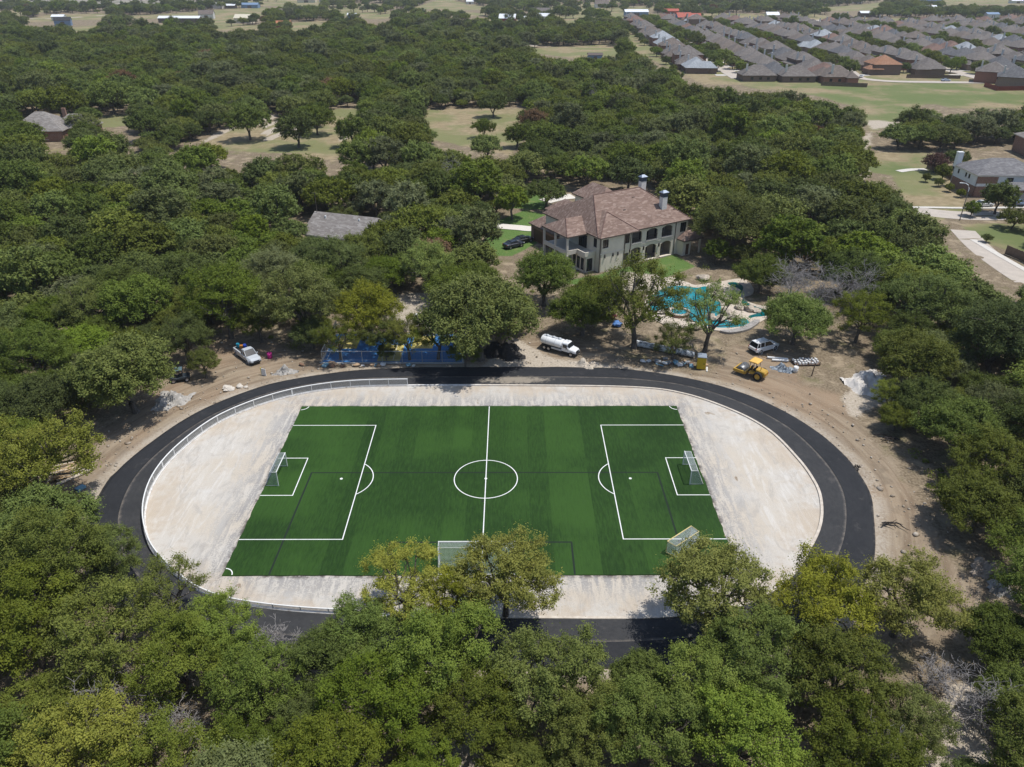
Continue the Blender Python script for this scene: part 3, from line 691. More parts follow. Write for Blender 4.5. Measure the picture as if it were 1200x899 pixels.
def build_mansion():
    U=(0.858,0.512); az=math.atan2(U[1],U[0])
    O=G(699.4,278.6,7.15)
    mm=empty('mansion',(O[0]+.5*.858-.0,O[1]+.5*.512+.6,0),az,'large cream mansion with a reddish brown hipped roof and arched loggias among the trees','house')
    mm.scale=(1,1,1.0916); EV=6.55
    # roofs -------------------------------------------------
    r=MB(); RM=[M_ROOFM,M_GUT]
    hip(r,-.6,23.1,-.6,18.9,EV,5.0,((4.4,8.1),(16.0,8.1)))
    hip(r,-.65,8.9,-1.45,9.0,EV+.012,3.05,((4.1,3.2),(4.1,6.5)))
    hip(r,-5.3,1.5,2.9,11.9,EV-.18,2.0,((-2.6,7.4),(1.4,7.4)))
    hip(r,13.6,20.4,17.0,28.4,EV-.02,2.5); hip(r,4.4,11,17.0,25.6,EV-1.4,2.2)
    hip(r,-.75,7.0,13,24.0,3.35,2.3,((2.9,17.0),(2.9,20.5)))
    hip(r,20.2,25.6,-2.3,1.2,3.05,1.1,((22.2,.0),(24.0,.0)))
    rf=r.build('roof',RM,mm)
    for (x,y,z) in ((9,4,9.15),(13,6.3,10.45),(20.6,2.2,8.1),(2.6,13,9.1)):
        v=MB(); v.box(x-.3,x+.3,y-.25,y+.25,z-.35,z+.05); v.build('roof_vent',M_GUT,rf)
    # ridge caps
    ridge_m=shingle('ridge_shingle',(0.15,0.09,0.075),(0.19,0.12,0.10),(0.22,0.15,0.13))
    for q in ([(4.4,8.1,EV+5.0),(16,8.1,EV+5.0)],[(-.6,-.6,EV),(4.4,8.1,EV+5.0)],[(23.1,-.6,EV),(16,8.1,EV+5.0)],[(-.65,-1.45,EV),(4.1,3.2,EV+3.06)],[(8.9,-1.45,EV),(4.1,3.2,EV+3.06)],[(-5.3,2.9,EV-.18),(-2.6,7.4,EV+1.82)]):
        rc=MB(); rc.tube([(a,b_,c+.02) for a,b_,c in q],.09,6); rc.build('ridge_cap',ridge_m,rf)
    # walls --------------------------------------------------
    w=MB()
    A0,A1=(0,-.8),(6.0,-.8); B0,B1=(6.0,0),(22.9,0)
    wa=rect(.5,1.9,4.4,5.95)
    wall(w,A0,A1,0,EV-.2,[wa]); wall(w,(6.0,-.8),(6.0,0.0),0,EV-.2)
    ups=[arch(8.3-6,10.8-6,3.9,6.0,.25),arch(12.0-6,14.9-6,3.9,6.0,.4),arch(16.0-6,18.8-6,3.9,6.0,.4)]
    los=[arch(8.3-6,10.8-6,.18,2.95,.3),arch(12.0-6,14.9-6,.18,3.0,.45),arch(16.0-6,18.8-6,.18,3.0,.45)]
    w1=rect(6.55-6,7.75-6,4.15,5.85); d1=rect(6.5-6,7.7-6,.05,2.3); w2=rect(20.9-6,22.5-6,4.1,5.95); 
    wall(w,B0,B1,0,EV-.2,ups+los+[w1,d1,w2])
    wall(w,(22.9,0),(22.9,18.3),0,EV-.2)
    wall(w,(22.9,18.3),(0,18.3),0,EV-.2)
    wall(w,(0,18.3),(0,-.8),0,EV-.2,[rect(16.8,17.9,4.3,5.95),rect(11.9,14.7,3.3,5.7)])
    wall(w,(14.2,27.8),(14.2,18.4),0,EV-.25); wall(w,(19.8,27.8),(14.2,27.8),0,EV-.25); wall(w,(19.8,18.4),(19.8,27.8),0,EV-.25)
    wall(w,(5,25),(5,18.4),0,EV-1.6); wall(w,(10.4,25),(5,25),0,EV-1.6); wall(w,(10.4,18.4),(10.4,25),0,EV-1.6)
    # entry bay at the right end
    wall(w,(20.8,-1.8),(20.8,0),0,2.85); wall(w,(20.8,-1.8),(22.6,-1.8),0,2.85,[rect(.5,1.4,.05,2.2)]); 
    w.box(24.9,25.2,-2.0,-1.7,0,2.85)
    w.build('wall',M_STUC,mm)
    g=MB(); wall(g,(-.35,23.5),(-.35,13.4),0,3.2,[rect(1.0,4.5,.05,2.5),rect(5.5,9,.05,2.5)]); wall(g,(-.35,13.4),(-.02,13.4),0,3.2); wall(g,(6.4,23.5),(-.35,23.5),0,3.2); wall(g,(6.4,18.4),(6.4,23.5),0,3.2)
    g.build('garage_wall',M_BRK,mm)
    for k in (1.0,5.5): inset((-.35,23.5),(-.35,13.4),rect(k,k+3.5,.06,2.48),.15).build('garage_door',M_WOODD,mm)
    # trim: string course, sills, corbel ledges, downspouts
    t=MB(); t.box(-.02,5.9,-.87,-.8,3.3,3.55); t.box(8.1,19.1,-.10,0.0,3.36,3.6)
    for a,c in ((8.2,10.9),(11.9,15.0),(15.9,18.9)): t.box(a,c,-.16,-.0,3.72,3.9)
    for a,c in ((8.2,10.9),(11.9,15.0),(15.9,18.9)): t.box(a,c,-.3,-.0,0.02,.18)
    t.build('stone_trim',M_TRIM,mm)
    for x,y in ((-.08,-.88),(5.88,-.88),(19.6,-.08),(8.0,-.08)):
        d=MB(); d.box(x-.06,x+.06,y-.03,y+.07,.1,EV-.2); d.build('downspout',M_GUT,mm)
    for x,y in ((1.1,-.8),(3.1,-.8),(4.3,-.8),(11.45,0),(15.45,0),(7.9,0)):
        l=MB(); l.box(x-.10,x+.10,y-.22,y-.02,2.25 if y==0 else 2.6,2.8 if y==0 else 3.1); l.lathe([(.16,0),(.02,.18)],8,0,Matrix.Translation((x,y-.12,2.8 if y==0 else 3.1))); l.build('wall_lamp',M_FRAME,mm)
    # loggia interiors, glazed back walls and rails
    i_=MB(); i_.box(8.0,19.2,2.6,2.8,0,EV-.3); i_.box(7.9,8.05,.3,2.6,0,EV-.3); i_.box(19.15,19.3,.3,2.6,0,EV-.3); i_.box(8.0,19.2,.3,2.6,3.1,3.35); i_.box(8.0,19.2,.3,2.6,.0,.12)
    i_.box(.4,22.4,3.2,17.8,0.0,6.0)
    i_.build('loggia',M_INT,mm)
    for a,c in ((8.6,10.5),(12.3,14.6),(16.3,18.5)):
        for z0,z1 in ((3.4,5.7),(.14,2.6)): window(mm,(8.0,2.6),(19.2,2.6),a-8.0,c-8.0,z0,z1,3,1,depth=-.08,trim=False)
    for a,c in ((8.3,10.8),(12.0,14.9),(16.0,18.8)):
        q=MB(); q.box(a,c,.10,.14,4.72,4.78)
        for k in range(int((c-a)/.16)): q.box(a+.08+k*.16-.012,a+.08+k*.16+.012,.11,.13,3.9,4.72)
        q.build('balcony_rail',M_FRAME,mm)
    window(mm,A0,A1,.5,1.9,4.4,5.95); window(mm,B0,B1,.55,1.75,4.15,5.85); window(mm,B0,B1,14.9,16.5,4.1,5.95,3)
    window(mm,(0,18.3),(0,-.8),16.8,17.9,4.3,5.95); window(mm,(0,18.3),(0,-.8),11.9,14.7,3.3,5.7,4)
    inset(B0,B1,d1,.14).build('door',mat('olive_door',(0.10,0.085,0.055),.5),mm); inset((20.8,-1.8),(22.6,-1.8),rect(.5,1.4,.05,2.2),.1).build('door',M_WOODD,mm)
    # corner terrace on two levels
    p=MB(); p.box(-5.0,0,3.2,11.6,2.95,3.25); p.box(-2.6,-.02,.6,3.2,2.95,3.25)
    p.box(-5.0,-4.8,3.2,11.6,3.25,3.75); p.box(-4.8,-2.6,3.2,3.4,3.25,3.75); p.box(-2.6,-2.4,.6,3.4,3.25,3.75); p.box(-2.4,-.02,.6,.8,3.25,3.75)
    p.box(-5.2,0,2.9,11.7,0,.12); p.build('terrace',M_TRIM,mm)
    for x,y in ((-4.85,3.35),(-4.85,7.4),(-4.85,11.4)):
        c=MB(); c.box(x-.2,x+.2,y-.2,y+.2,.12,2.95); c.box(x-.18,x+.18,y-.18,y+.18,3.75,EV-.4); c.box(x-.26,x+.26,y-.26,y+.26,EV-.62,EV-.4); c.build('column',M_TRIM,mm)
    by=MB(); wall(by,(-2.5,5.0),(-2.5,.7),0,2.95,[rect(.3,1.4,.35,2.6),rect(1.65,2.75,.35,2.6),rect(3.0,4.0,.35,2.6)]); wall(by,(-2.5,.7),(-.02,.7),0,2.95,[rect(.5,1.9,.1,2.5)])
    by.build('bay_wall',M_STUC,mm)
    for a in (.3,1.65,3.0): window(mm,(-2.5,5.0),(-2.5,.7),a,a+(1.1 if a<3 else 1.0),.35,2.6,1,1,trim=False)
    window(mm,(-2.5,.7),(-.02,.7),.5,1.9,.1,2.5,2,1,trim=False)
    # chimneys
    for x,y,zb,zt in ((18.2,2.9,7.4,10.6),(18.6,10.2,8.4,12.0)):
        c=MB(); c.box(x-.62,x+.62,y-.5,y+.5,zb,zt); ch=c.build('chimney',mat('chimney_stucco',(0.66,0.63,0.58),.9),mm)
        c=MB(); c.box(x-.66,x+.66,y-.54,y+.54,zt,zt+.75); c.build('cap_cage',mat('cap_dark',(0.06,0.075,0.10),.5,0.3),ch)
        c=MB(); c.box(x-.8,x+.8,y-.66,y+.66,zt+.75,zt+.83); c.add([(x-.8,y-.66,zt+.83),(x+.8,y-.66,zt+.83),(x+.8,y+.66,zt+.83),(x-.8,y+.66,zt+.83),(x-.3,y,zt+1.2),(x+.3,y,zt+1.2)],[(0,1,5,4),(1,2,5),(2,3,4,5),(3,0,4)]); c.build('cap_roof',mat('cap_metal',(0.30,0.34,0.40),.4,0.6),ch)
    return mm
mansion=build_mansion()
def house_frame(px_corner,px_other,z):
    a=G(*px_corner,z); c=G(*px_other,z); return a,math.atan2(c[1]-a[1],c[0]-a[0]),math.hypot(c[0]-a[0],c[1]-a[1])

# single-storey grey house in the woods left of the mansion (gabled)
M_ROOFG=shingle('grey_shingle',(0.19,0.17,0.155),(0.25,0.23,0.21),(0.31,0.29,0.27))
M_SID=mat('pale_siding',(0.58,0.57,0.53),.8,var=.05)
def gable(mb,x0,x1,y0,y1,z0,rise,th=.18,mi=0,fi=1,over=.0):
    ym=(y0+y1)/2
    mb.add([(x0,y0,z0),(x1,y0,z0),(x1,ym,z0+rise),(x0,ym,z0+rise),(x0,y1,z0),(x1,y1,z0)],[(0,1,2,3),(3,2,5,4)],mi)
    mb.add([(x0,y0,z0-th),(x1,y0,z0-th),(x1,ym,z0+rise-th),(x0,ym,z0+rise-th),(x0,y1,z0-th),(x1,y1,z0-th)],[(3,2,1,0),(4,5,2,3)],fi)
    mb.add([(x0,y0,z0),(x1,y0,z0),(x1,ym,z0+rise),(x0,ym,z0+rise),(x0,y1,z0),(x1,y1,z0),(x0,y0,z0-th),(x1,y0,z0-th),(x1,ym,z0+rise-th),(x0,ym,z0+rise-th),(x0,y1,z0-th),(x1,y1,z0-th)],
       [(0,6,7,1),(1,7,8,2),(2,8,11,5),(5,11,10,4),(4,10,9,3),(3,9,6,0)],fi)
    return mb
def gable_walls(mb,x0,x1,y0,y1,z,rise,mi=0):
    ym=(y0+y1)/2
    mb.add([(x0,y0,0),(x1,y0,0),(x1,y1,0),(x0,y1,0),(x0,y0,z),(x1,y0,z),(x1,y1,z),(x0,y1,z),(x0,ym,z+rise),(x1,ym,z+rise)],[(0,1,5,4),(2,3,7,6),(1,2,6,9,5),(3,0,4,8,7)],mi); return mb
a,az,L=house_frame((356,272.5),(427,281),3.2)
gh=empty('woodland_house',(a[0],a[1],-.25),az,'low grey gabled roof house almost buried in oaks left of the mansion','house')
L=max(L,14)
q=MB(); gable(q,-.4,L+.6,-.4,11.5,3.2,3.3); q.build('roof',[M_ROOFG,M_TRIM],gh)
q=MB(); gable_walls(q,0,L,.2,11,2.95,3.1); q.build('wall',M_SID,gh)
window(gh,(0,.2),(L,.2),2,3.4,.9,2.2); window(gh,(0,.2),(L,.2),6,7.6,.9,2.2); window(gh,(L,.2),(L,11),3,4.6,.9,2.2)
q=MB(); q.tube([(.3,5.3,3),(.3,5.3,10.8)],.06,6); q.box(-.35,.95,5.27,5.33,10.4,10.5); q.build('antenna',M_GUT,gh)
q=MB(); q.lathe([(0,0),(.3,.06),(.5,.2)],14,0,Matrix.Translation((-.5,1.5,3.6))@Matrix.Rotation(R_(60),4,'Y')); q.tube([(-.5,1.5,3.0),(-.5,1.5,3.6)],.03,5); q.build('satellite_dish',M_WHITE,gh)
for x,y in ((3,4.2),(11,4.4)):
    q=MB(); q.box(x-.15,x+.15,y-.15,y+.15,5.2,6.2); q.build('roof_vent',M_WHITE,gh)
# grey house at the far left
a=G(48,165); 
gh=empty('ranch_house',(a[0],a[1],0),R_(8),'sprawling grey roofed house in a gap of the woods at the upper left','house')
q=MB(); hip(q,-9,9,-3,13,3.6,5.2); hip(q,3,17,2,13,3.45,4.0); q.build('roof',[M_ROOFG,M_TRIM],gh)
q=MB(); q.box(-8.4,8.4,-2.4,12.4,0,3.4); q.box(8.4,16.4,2.6,12.4,0,3.3); q.build('wall',M_BRK,gh)
window(gh,(-8.4,-2.4),(8.4,-2.4),2,4,.8,2.4); window(gh,(-8.4,-2.4),(8.4,-2.4),10,12,.8,2.4)
q=MB(); q.box(6,7.2,8,9,3,9.2); q.build('chimney',M_BRK,gh)

# ------------------------------------------------------------------ two-storey neighbour house on the right
M_WSID=mat('white_siding',(0.70,0.71,0.69),.75,var=.05,scale=1.2)
M_ROOFD=shingle('slate_shingle',(0.145,0.14,0.145),(0.19,0.185,0.185),(0.24,0.235,0.235))
def neighbour():
    e0=Vector((*G(1146.7,205.0,5.7),0)); e1=Vector((*G(1119.5,192.2,5.7),0)); d=e1-e0; Ls=d.length; az=math.atan2(d.y,d.x)-math.pi/2
    n=empty('neighbour_house',(e0.x,e0.y,0),az,'two storey house of white siding over red brick beside the street','house')
    W=17.0; D=Ls
    r=MB(); hip(r,-.5,W+.5,-.5,D+.5,5.7,3.0); hip(r,5.2,W+.3,-4.2,1.5,3.0,1.3); r.build('roof',[M_ROOFD,M_TRIM],n)
    w=MB(); wall(w,(0,D),(0,0),2.75,5.5,[rect(D*.18,D*.18+.9,3.9,5.0),rect(D*.5,D*.5+.9,3.9,5.0),rect(D*.64,D*.64+.9,3.9,5.0)])
    wall(w,(0,0),(W,0),2.75,5.5,[rect(7.5,9.2,3.7,5.0),rect(12,13.6,3.7,5.0)]); wall(w,(W,0),(W,D),0,5.5); wall(w,(W,D),(0,D),0,5.5); w.build('siding_wall',M_WSID,n)
    w=MB(); wall(w,(0,D),(0,0),0,2.75); wall(w,(0,0),(5.4,0),0,2.75); w.box(.0,5.3,-.06,-.002,3.5,5.2)
    wall(w,(5.4,-3.8),(W,-3.8),0,2.8,[rect(1,6,.05,2.2),rect(6.6,10.8,.05,2.2)]); wall(w,(5.4,0),(5.4,-3.8),0,2.8); wall(w,(W,-3.8),(W,0),0,2.8); w.build('brick_wall',M_BRK,n)
    for k,l in ((1,5),(6.6,4.2)): inset((5.4,-3.8),(W,-3.8),rect(k,k+l,.06,2.18),.12).build('garage_door',M_SID,n)
    for f in (.18,.5,.64): window(n,(0,D),(0,0),D*f,D*f+.9,3.9,5.0,1,2)
    window(n,(0,0),(W,0),7.5,9.2,3.7,5.0,2,2); window(n,(0,0),(W,0),12,13.6,3.7,5.0,2,2)
    c=MB(); c.box(-.5,.9,D-1.2,D+.0,5.2,8.9); c.box(-.56,.96,D-1.26,D+.06,8.9,9.05); c.build('chimney',M_WHITE,n)
    w=MB(); 
    return n
neighbour()
a=G(1188,186); n2=empty('neighbour_house',(a[0]+6,a[1]+6,0),R_(-8),'grey roof house at the right edge just behind the white sided house','house')
r=MB(); hip(r,-1,16,-7,7,5.2,3.0); r.build('roof',[M_ROOFG,M_TRIM],n2); r=MB(); r.box(-.4,15.4,-6.4,6.4,0,5.0); r.build('wall',M_BRK,n2)

# streets by the neighbour house
M_ROAD=mat('street_concrete',(0.44,0.39,0.335),.9,var=.1,scale=.5)
s_=MB(); st=[G(*q) for q in ((1075,247),(1105,251),(1135,253),(1170,253),(1225,250))]; strip_mb(s_,open_spline(st,8),7.0,0.05)
st2=[G(*q) for q in ((1128,270),(1150,292),(1185,318),(1240,352))]; strip_mb(s_,open_spline(st2,8),5.2,0.047)
structure(s_.build('street',M_ROAD))
s_=MB(); strip_mb(s_,open_spline([G(*q) for q in ((1040,243),(1095,243.5),(1140,244),(1220,243))],8),1.4,0.10)
strip_mb(s_,open_spline([G(*q) for q in ((1140,281),(1165,296),(1200,316),(1230,333))],8),1.4,0.10)
strip_mb(s_,open_spline([G(*q) for q in ((1053,201),(1068,199),(1085,198.5))],8),2.4,0.06)
structure(s_.build('sidewalk',M_CONC))
s_=MB(); strip_mb(s_,open_spline([G(*q) for q in ((566,263),(590,265.5),(608,267),(626,268),(650,262))],10),3.6,0.06); strip_mb(s_,open_spline([G(*q) for q in ((638,236),(655,232),(672,230))],8),4.5,0.06)
structure(s_.build('driveway',mat('driveway_concrete',(0.62,0.58,0.51),.9,var=.07)))
# garden wall / fences near the neighbour
def panel_fence(name,pts,h,m,label,th=.08):
    f=empty(name,(0,0,0),0,label,'fence'); q=MB()
    for i in range(len(pts)-1):
        a,c=Vector((*pts[i],0)),Vector((*pts[i+1],0)); L=(c-a).length; ang=math.atan2(c.y-a.y,c.x-a.x); n=max(1,int(L/.16))
        M=Matrix.Translation(a)@Matrix.Rotation(ang,4,'Z')
        for k in range(n):
            q.box(L*k/n,L*(k+1)/n-.012,-th/2,th/2,.03,h+random.uniform(-.03,.03),0,M)
        q.box(0,L,th/2,th/2+.04,.35,.45,0,M); q.box(0,L,th/2,th/2+.04,h-.45,h-.35,0,M)
    q.build('boards',m,f)
    pm=MB(); pm.box(-.06,.06,-.06,.06,0,h+.08); first=None
    for i in range(len(pts)-1):
        a,c=Vector(pts[i]),Vector(pts[i+1]); L=(c-a).length
        for k in range(int(L/2.4)+1):
            p=a+(c-a)*min(1,k*2.4/L)
            if first is None: first=pm.build('post',m,f); o=first
            else: o=first.copy(); COL.objects.link(o); o.parent=f
            o.location=(p.x,p.y+.09,0)
    return f
M_FW=mat('weathered_boards',(0.16,0.115,0.085),.9,var=.2,scale=2); M_FR=mat('red_stained_boards',(0.22,0.06,0.04),.8,var=.15)
panel_fence('board_fence',[G(1086,197),G(1100,203.5),G(1117,212)],1.8,M_FW,'dark board fence running from the maroon tree to the white sided house')
panel_fence('board_fence',[G(1178,298),G(1195,305),G(1215,316)],1.9,M_FW,'brown board fence at the right edge beside the diagonal sidewalk')
# street lamp
a=G(1124.5,258.5)
sl=empty('street_lamp',(a[0],a[1],0),R_(165),'tall curved white street lamp beside the street near the white sided house','street lamp')
q=MB(); q.tube([(0,0,0),(0,0,3),(0,0,6.8)],[.12,.10,.085],8); q.build('pole',mat('galvanised',(0.20,0.20,0.19),.5,.5),sl)
q=MB(); q.tube([(0,0,6.8),(.05,0,7.6),(.4,0,8.3),(1.0,0,8.65),(1.7,0,8.7)],.075,8); q.build('arm',mat('lamp_arm',(0.62,0.66,0.70),.5),sl)
q=MB(); q.cbox(1.6,2.3,-.15,.15,8.58,8.76,.04); q.build('lamp_head',M_WHITE,sl)

# ------------------------------------------------------------------ pool
Z6=lambda L:[G(740+u/6.667,310+v/6.667) for u,v in L]
b=NB('pool_water'); P=b.pos(); n=b.noise(P,0.7,4,.6); n2=b.noise(P,4,3,.6)
c=b.mix(b.ss(n,.25,.75),(0.004,0.20,0.245),(0.015,0.255,0.29))
M_WATER=b.done(b.principled(c,0.05,0,b.bump(n2,0.25,0.03),0.5))
b=NB('channel_water'); P=b.pos(); n=b.noise(P,0.7,4,.6); M_WATER2=b.done(b.principled(b.mix(n,(0.0,0.075,0.085),(0.005,0.14,0.15)),0.05,0,b.bump(b.noise(P,4,3,.6),0.25,0.03),0.5))
M_DECK=mat('pool_deck',(0.50,0.43,0.35),.9,var=.08,scale=.8,bump=.1)
M_ROCK=mat('moss_rock',(0.42,0.36,0.29),.9,var=.3,scale=1.6,bump=.5)
M_RED=mat('spa_brick',(0.34,0.20,0.13),.8,var=.2)
deck=[(175,432),(120,400),(100,330),(120,250),(160,190),(240,115),(340,105),(430,140),(500,165),(600,150),(680,140),(750,128),(830,115),(900,130),(950,185),(945,235),(880,258),(905,290),(990,322),(1090,332),(1120,380),(1060,425),(975,470),(900,522),(800,530),(700,524),(560,510),(420,502),(300,492)]
q=MB(); q.prism([tuple(p) for p in closed_spline(Z6(deck),120)],-.1,.14); structure(q.build('pool_deck',M_DECK))
main=[(140,350),(135,280),(190,225),(270,185),(350,172),(440,178),(510,188),(585,178),(610,240),(640,285),(690,300),(700,360),(690,400),(740,440),(800,452),(870,428),(905,440),(915,468),(840,492),(700,500),(600,488),(520,460),(455,428),(440,385),(360,345),(280,345),(200,370)]
q=MB(); q.prism([tuple(p) for p in closed_spline(Z6(main),110)],.0,.155); structure(q.build('pool_water',M_WATER))
chan=[(752,148),(820,146),(872,180),(862,220),(850,255),(905,302),(985,340),(1080,372),(1085,398),(1030,410),(960,416),(925,425),(915,408),(965,392),(1005,376),(975,345),(900,325),(830,290),(815,255),(850,215),(830,190),(775,172)]
q=MB(); q.prism([tuple(p) for p in closed_spline(Z6(chan),110)],.0,.150); structure(q.build('channel_water',M_WATER2))
q=MB(); q.prism([tuple(p) for p in closed_spline(Z6([(735,190),(790,190),(840,230),(800,250),(810,290),(770,300),(700,300),(640,270),(625,215),(680,195)]),60)],.0,.17); structure(q.build('pool_island',M_DECK))
sp=G(740+368/6.667,310+392/6.667)
spa=empty('spa',(sp[0],sp[1],.14),0,'round raised brick rimmed spa with pale coping beside the turquoise pool','spa')
q=MB(); q.lathe([(1.85,0),(1.85,.42),(1.8,.45)],36); q.build('brick_rim',M_RED,spa)
q=MB(); q.lathe([(1.92,.45),(1.92,.55),(1.35,.55),(1.35,.3)],36); q.build('coping',M_DECK,spa)
q=MB(); q.lathe([(1.36,.42),(0,.42)],36); q.build('spa_water',M_WATER,spa)
def rock(mb,x,y,z,s,seed,flat=.6):
    r=np.random.default_rng(seed); bm=bmesh.new(); bmesh.ops.create_icosphere(bm,subdivisions=2,radius=1)
    off=r.normal(size=(5,3)); 
    for v in bm.verts:
        k=1+.22*math.sin(v.co.dot(Vector(off[0]))*2.1+1)+.18*math.sin(v.co.dot(Vector(off[1]))*3.3)+.08*r.random()
        v.co=Vector((x+v.co.x*k*s*(1+.3*off[2][0]*.5),y+v.co.y*k*s,z+v.co.z*k*s*flat))
    bm.verts.index_update(); mb.add([v.co.copy() for v in bm.verts],[[v.index for v in f.verts] for f in bm.faces]); bm.free()
rk=0
def boulder(px,py,s,label,group=None,m=None,flat=.6):
    global rk; rk+=1
    a=G(px,py); q=MB(); rock(q,0,0,s*flat*.55,s,rk,flat); o=q.build('boulder',m or M_ROCK,None,(a[0],a[1],.12)); tag(o,label,'boulder',group); return o
for u,v,s,l in ((640,215,1.3,'tall pale boulder at the back of the pool grotto'),(660,255,1.0,'pale boulder in front of the grotto boulder at the pool'),(625,430,1.1,'reddish boulder at the near edge of the pool'),(700,440,.9,'brown boulder at the near pool edge right of the reddish one'),(740,390,1.0,'dark boulder standing in the middle of the pool rockwork'),
    (800,300,1.1,'pale boulder left of the water channel'),(850,350,.8,'flat pale rock inside the bend of the channel'),(920,365,1.0,'large flat rock beside the channel bend'),(975,372,.7,'small rock at the tip of the channel bend'),(740,285,.8,'rock on the pale island between pool and channel'),(690,215,.7,'round rock on the far side of the island'),(505,505,.8,'low brown stone on the grass before the pool deck'),(560,118,.9,'grey rock behind the pool deck'),(780,420,.8,'brown rock between the pool and the channel outlet')):
    boulder(740+u/6.667,310+v/6.667,s,l)
q=MB(); q.prism([tuple(p) for p in closed_spline(Z6([(690,528),(790,520),(880,490),(960,445),(1000,455),(930,510),(850,535),(760,545)]),50)],-.1,.35); o=q.build('retaining_wall',mat('grey_flagstone',(0.30,0.28,0.26),.9,var=.3,scale=2,bump=.4)); tag(o,'curved grey flagstone retaining wall on the near side of the pool','wall')

# ------------------------------------------------------------------ sport court under the oaks
def court():
    A=G(382,425); B=G(545,424); Cc=G(520,392.5); D=G(400,392.5)
    x0,x1,y0,y1=A[0]-.5,B[0]-.4,A[1],D[1]
    M_CB=mat('court_blue',(0.045,0.19,0.46),.7,var=.12,scale=.7); M_CY=mat('court_yellow',(0.50,0.42,0.13),.7,var=.12,scale=.7); M_CD=mat('court_slab',(0.42,0.42,0.41),.9,var=.1)
    q=MB(); q.box(x0-.3,x1+.3,y0-.3,y1+.3,-.3,.10); structure(q.build('court_slab',M_CD))
    q=MB(); q.box(x0,x1,y0,y1,.05,.106); structure(q.build('court_surface',M_CB))
    q=MB(); 
    for a,c in ((x0+1.0,x0+4.3),(x1-8.2,x1-4.9)): q.box(a,c,y0+4.5,y1-.5,.06,.112)
    q.box((x0+x1)/2-2.4,(x0+x1)/2+1.1,y0+.2,y0+5.8,.06,.112); structure(q.build('court_key',M_CY))
    q=MB()
    for y in (y0+.6,y1-.6): strip_mb(q,[(x0+.5,y),(x1-.5,y)],.07,.118)
    for x in (x0+.5,(x0+x1)/2,x1-.5): strip_mb(q,[(x,y0+.6),(x,y1-.6)],.07,.1185)
    structure(q.build('court_line',M_WL))
    f=empty('court_fence',(0,0,0),0,'wire fence with pale top rail around the blue and yellow court','fence')
    h=1.9; q=MB(); 
    q.tube([(x0,y0,h),(x0,y1,h),(x1,y1,h),(x1,y0,h),(x0,y0,h)],.055,6); q.build('top_rail',mat('court_rail',(0.52,0.54,0.56),.5),f)
    pm=MB(); pm.tube([(0,0,0),(0,0,h+.1)],.05,6); first=None
    P=[(x,y0) for x in np.linspace(x0,x1,8)]+[(x,y1) for x in np.linspace(x0,x1,8)]+[(x,y) for x in (x0,x1) for y in np.linspace(y0,y1,5)[1:-1]]
    for p in P:
        if first is None: first=pm.build('post',M_MESHW,f); o=first
        else: o=first.copy(); COL.objects.link(o); o.parent=f
        o.location=(*p,0)
    q=MB()
    for a,c in (((x0,y0),(x0,y1)),((x0,y1),(x1,y1)),((x1,y1),(x1,y0)),((x1,y0),(x0,y0))): netgrid(q,[(*a,0.1),(*c,0.1),(*c,h),(*a,h)],.22,.006)
    q.build('wire_mesh',M_MESHW,f)
    # hoop
    hp=empty('basketball_hoop',(x0+1.0,(y0+y1)/2+1,.1),0,'basketball hoop on a pole at the left end of the blue court','hoop')
    q=MB(); q.tube([(-.6,0,0),(-.6,0,2.6),(.1,0,3.3)],.07,8); q.build('pole',M_GUT,hp); q=MB(); q.box(.08,.12,-.9,.9,2.8,3.9); q.build('backboard',M_WHITE,hp)
    q=MB(); q.tube([(.35+.23*math.cos(k*.3),.23*math.sin(k*.3),3.05) for k in range(22)],.015,5); q.build('rim',mat('hoop_red',(0.5,0.08,0.03),.5),hp)
court()
# ------------------------------------------------------------------ vehicles
M_TYRE=mat('tyre_rubber',(0.02,0.02,0.02),.9); M_RIM=mat('wheel_rim',(0.42,0.42,0.43),.35,.7); M_BLK=mat('black_plastic',(0.025,0.025,0.027),.6)
M_HL=mat('headlamp_glass',(0.65,0.67,0.68),.15); M_TL=mat('tail_lamp',(0.35,0.02,0.015),.25)
def paint(name,c,rough=.25): 
    b=NB(name); n=b.noise(b.coord(),1.5,4,.6)
    return b.done(b.principled(b.mix(b.ss(n,.35,.75),c,tuple(x*.86 for x in c)),b.remap(n,.3,.7,rough,rough+.2),0,None,.5,**{'Coat Weight':0.4}))
M_PW=paint('white_paint',(0.82,0.83,0.83)); M_PS=paint('silver_paint',(0.50,0.53,0.56)); M_PY=paint('machine_yellow',(0.50,0.30,0.035),.5); M_PO=mat('canopy_orange',(0.72,0.42,0.10),.6)
def wheel(parent,x,y,r,w=.24,rim=None):
    M=Matrix.Translation((x,y,r))@Matrix.Rotation(R_(90),4,'X')
    q=MB(); q.lathe([(r*.62,-w/2),(r*.92,-w/2),(r,-w*.3),(r,w*.3),(r*.92,w/2),(r*.62,w/2),(r*.62,-w/2)],20,0,M); t=q.build('wheel',M_TYRE,parent)
    q=MB(); s=1 if y<0 else -1
    q.lathe([(0,s*w*.42),(r*.2,s*w*.46),(r*.58,s*w*.36),(r*.63,s*w*.46),(r*.63,-s*w*.4),(0,-s*w*.4)],16,0,M); q.build('rim',rim or M_RIM,t)
    return t
def ring8(x,w,zb,zt,c=.12,wt=None):
    wt=w if wt is None else wt
    return [(x,-w,zb+c*.6),(x,-w+c*.7,zb),(x,w-c*.7,zb),(x,w,zb+c*.6),(x,wt,zt-c),(x,wt-c,zt),(x,-wt+c,zt),(x,-wt,zt-c)]
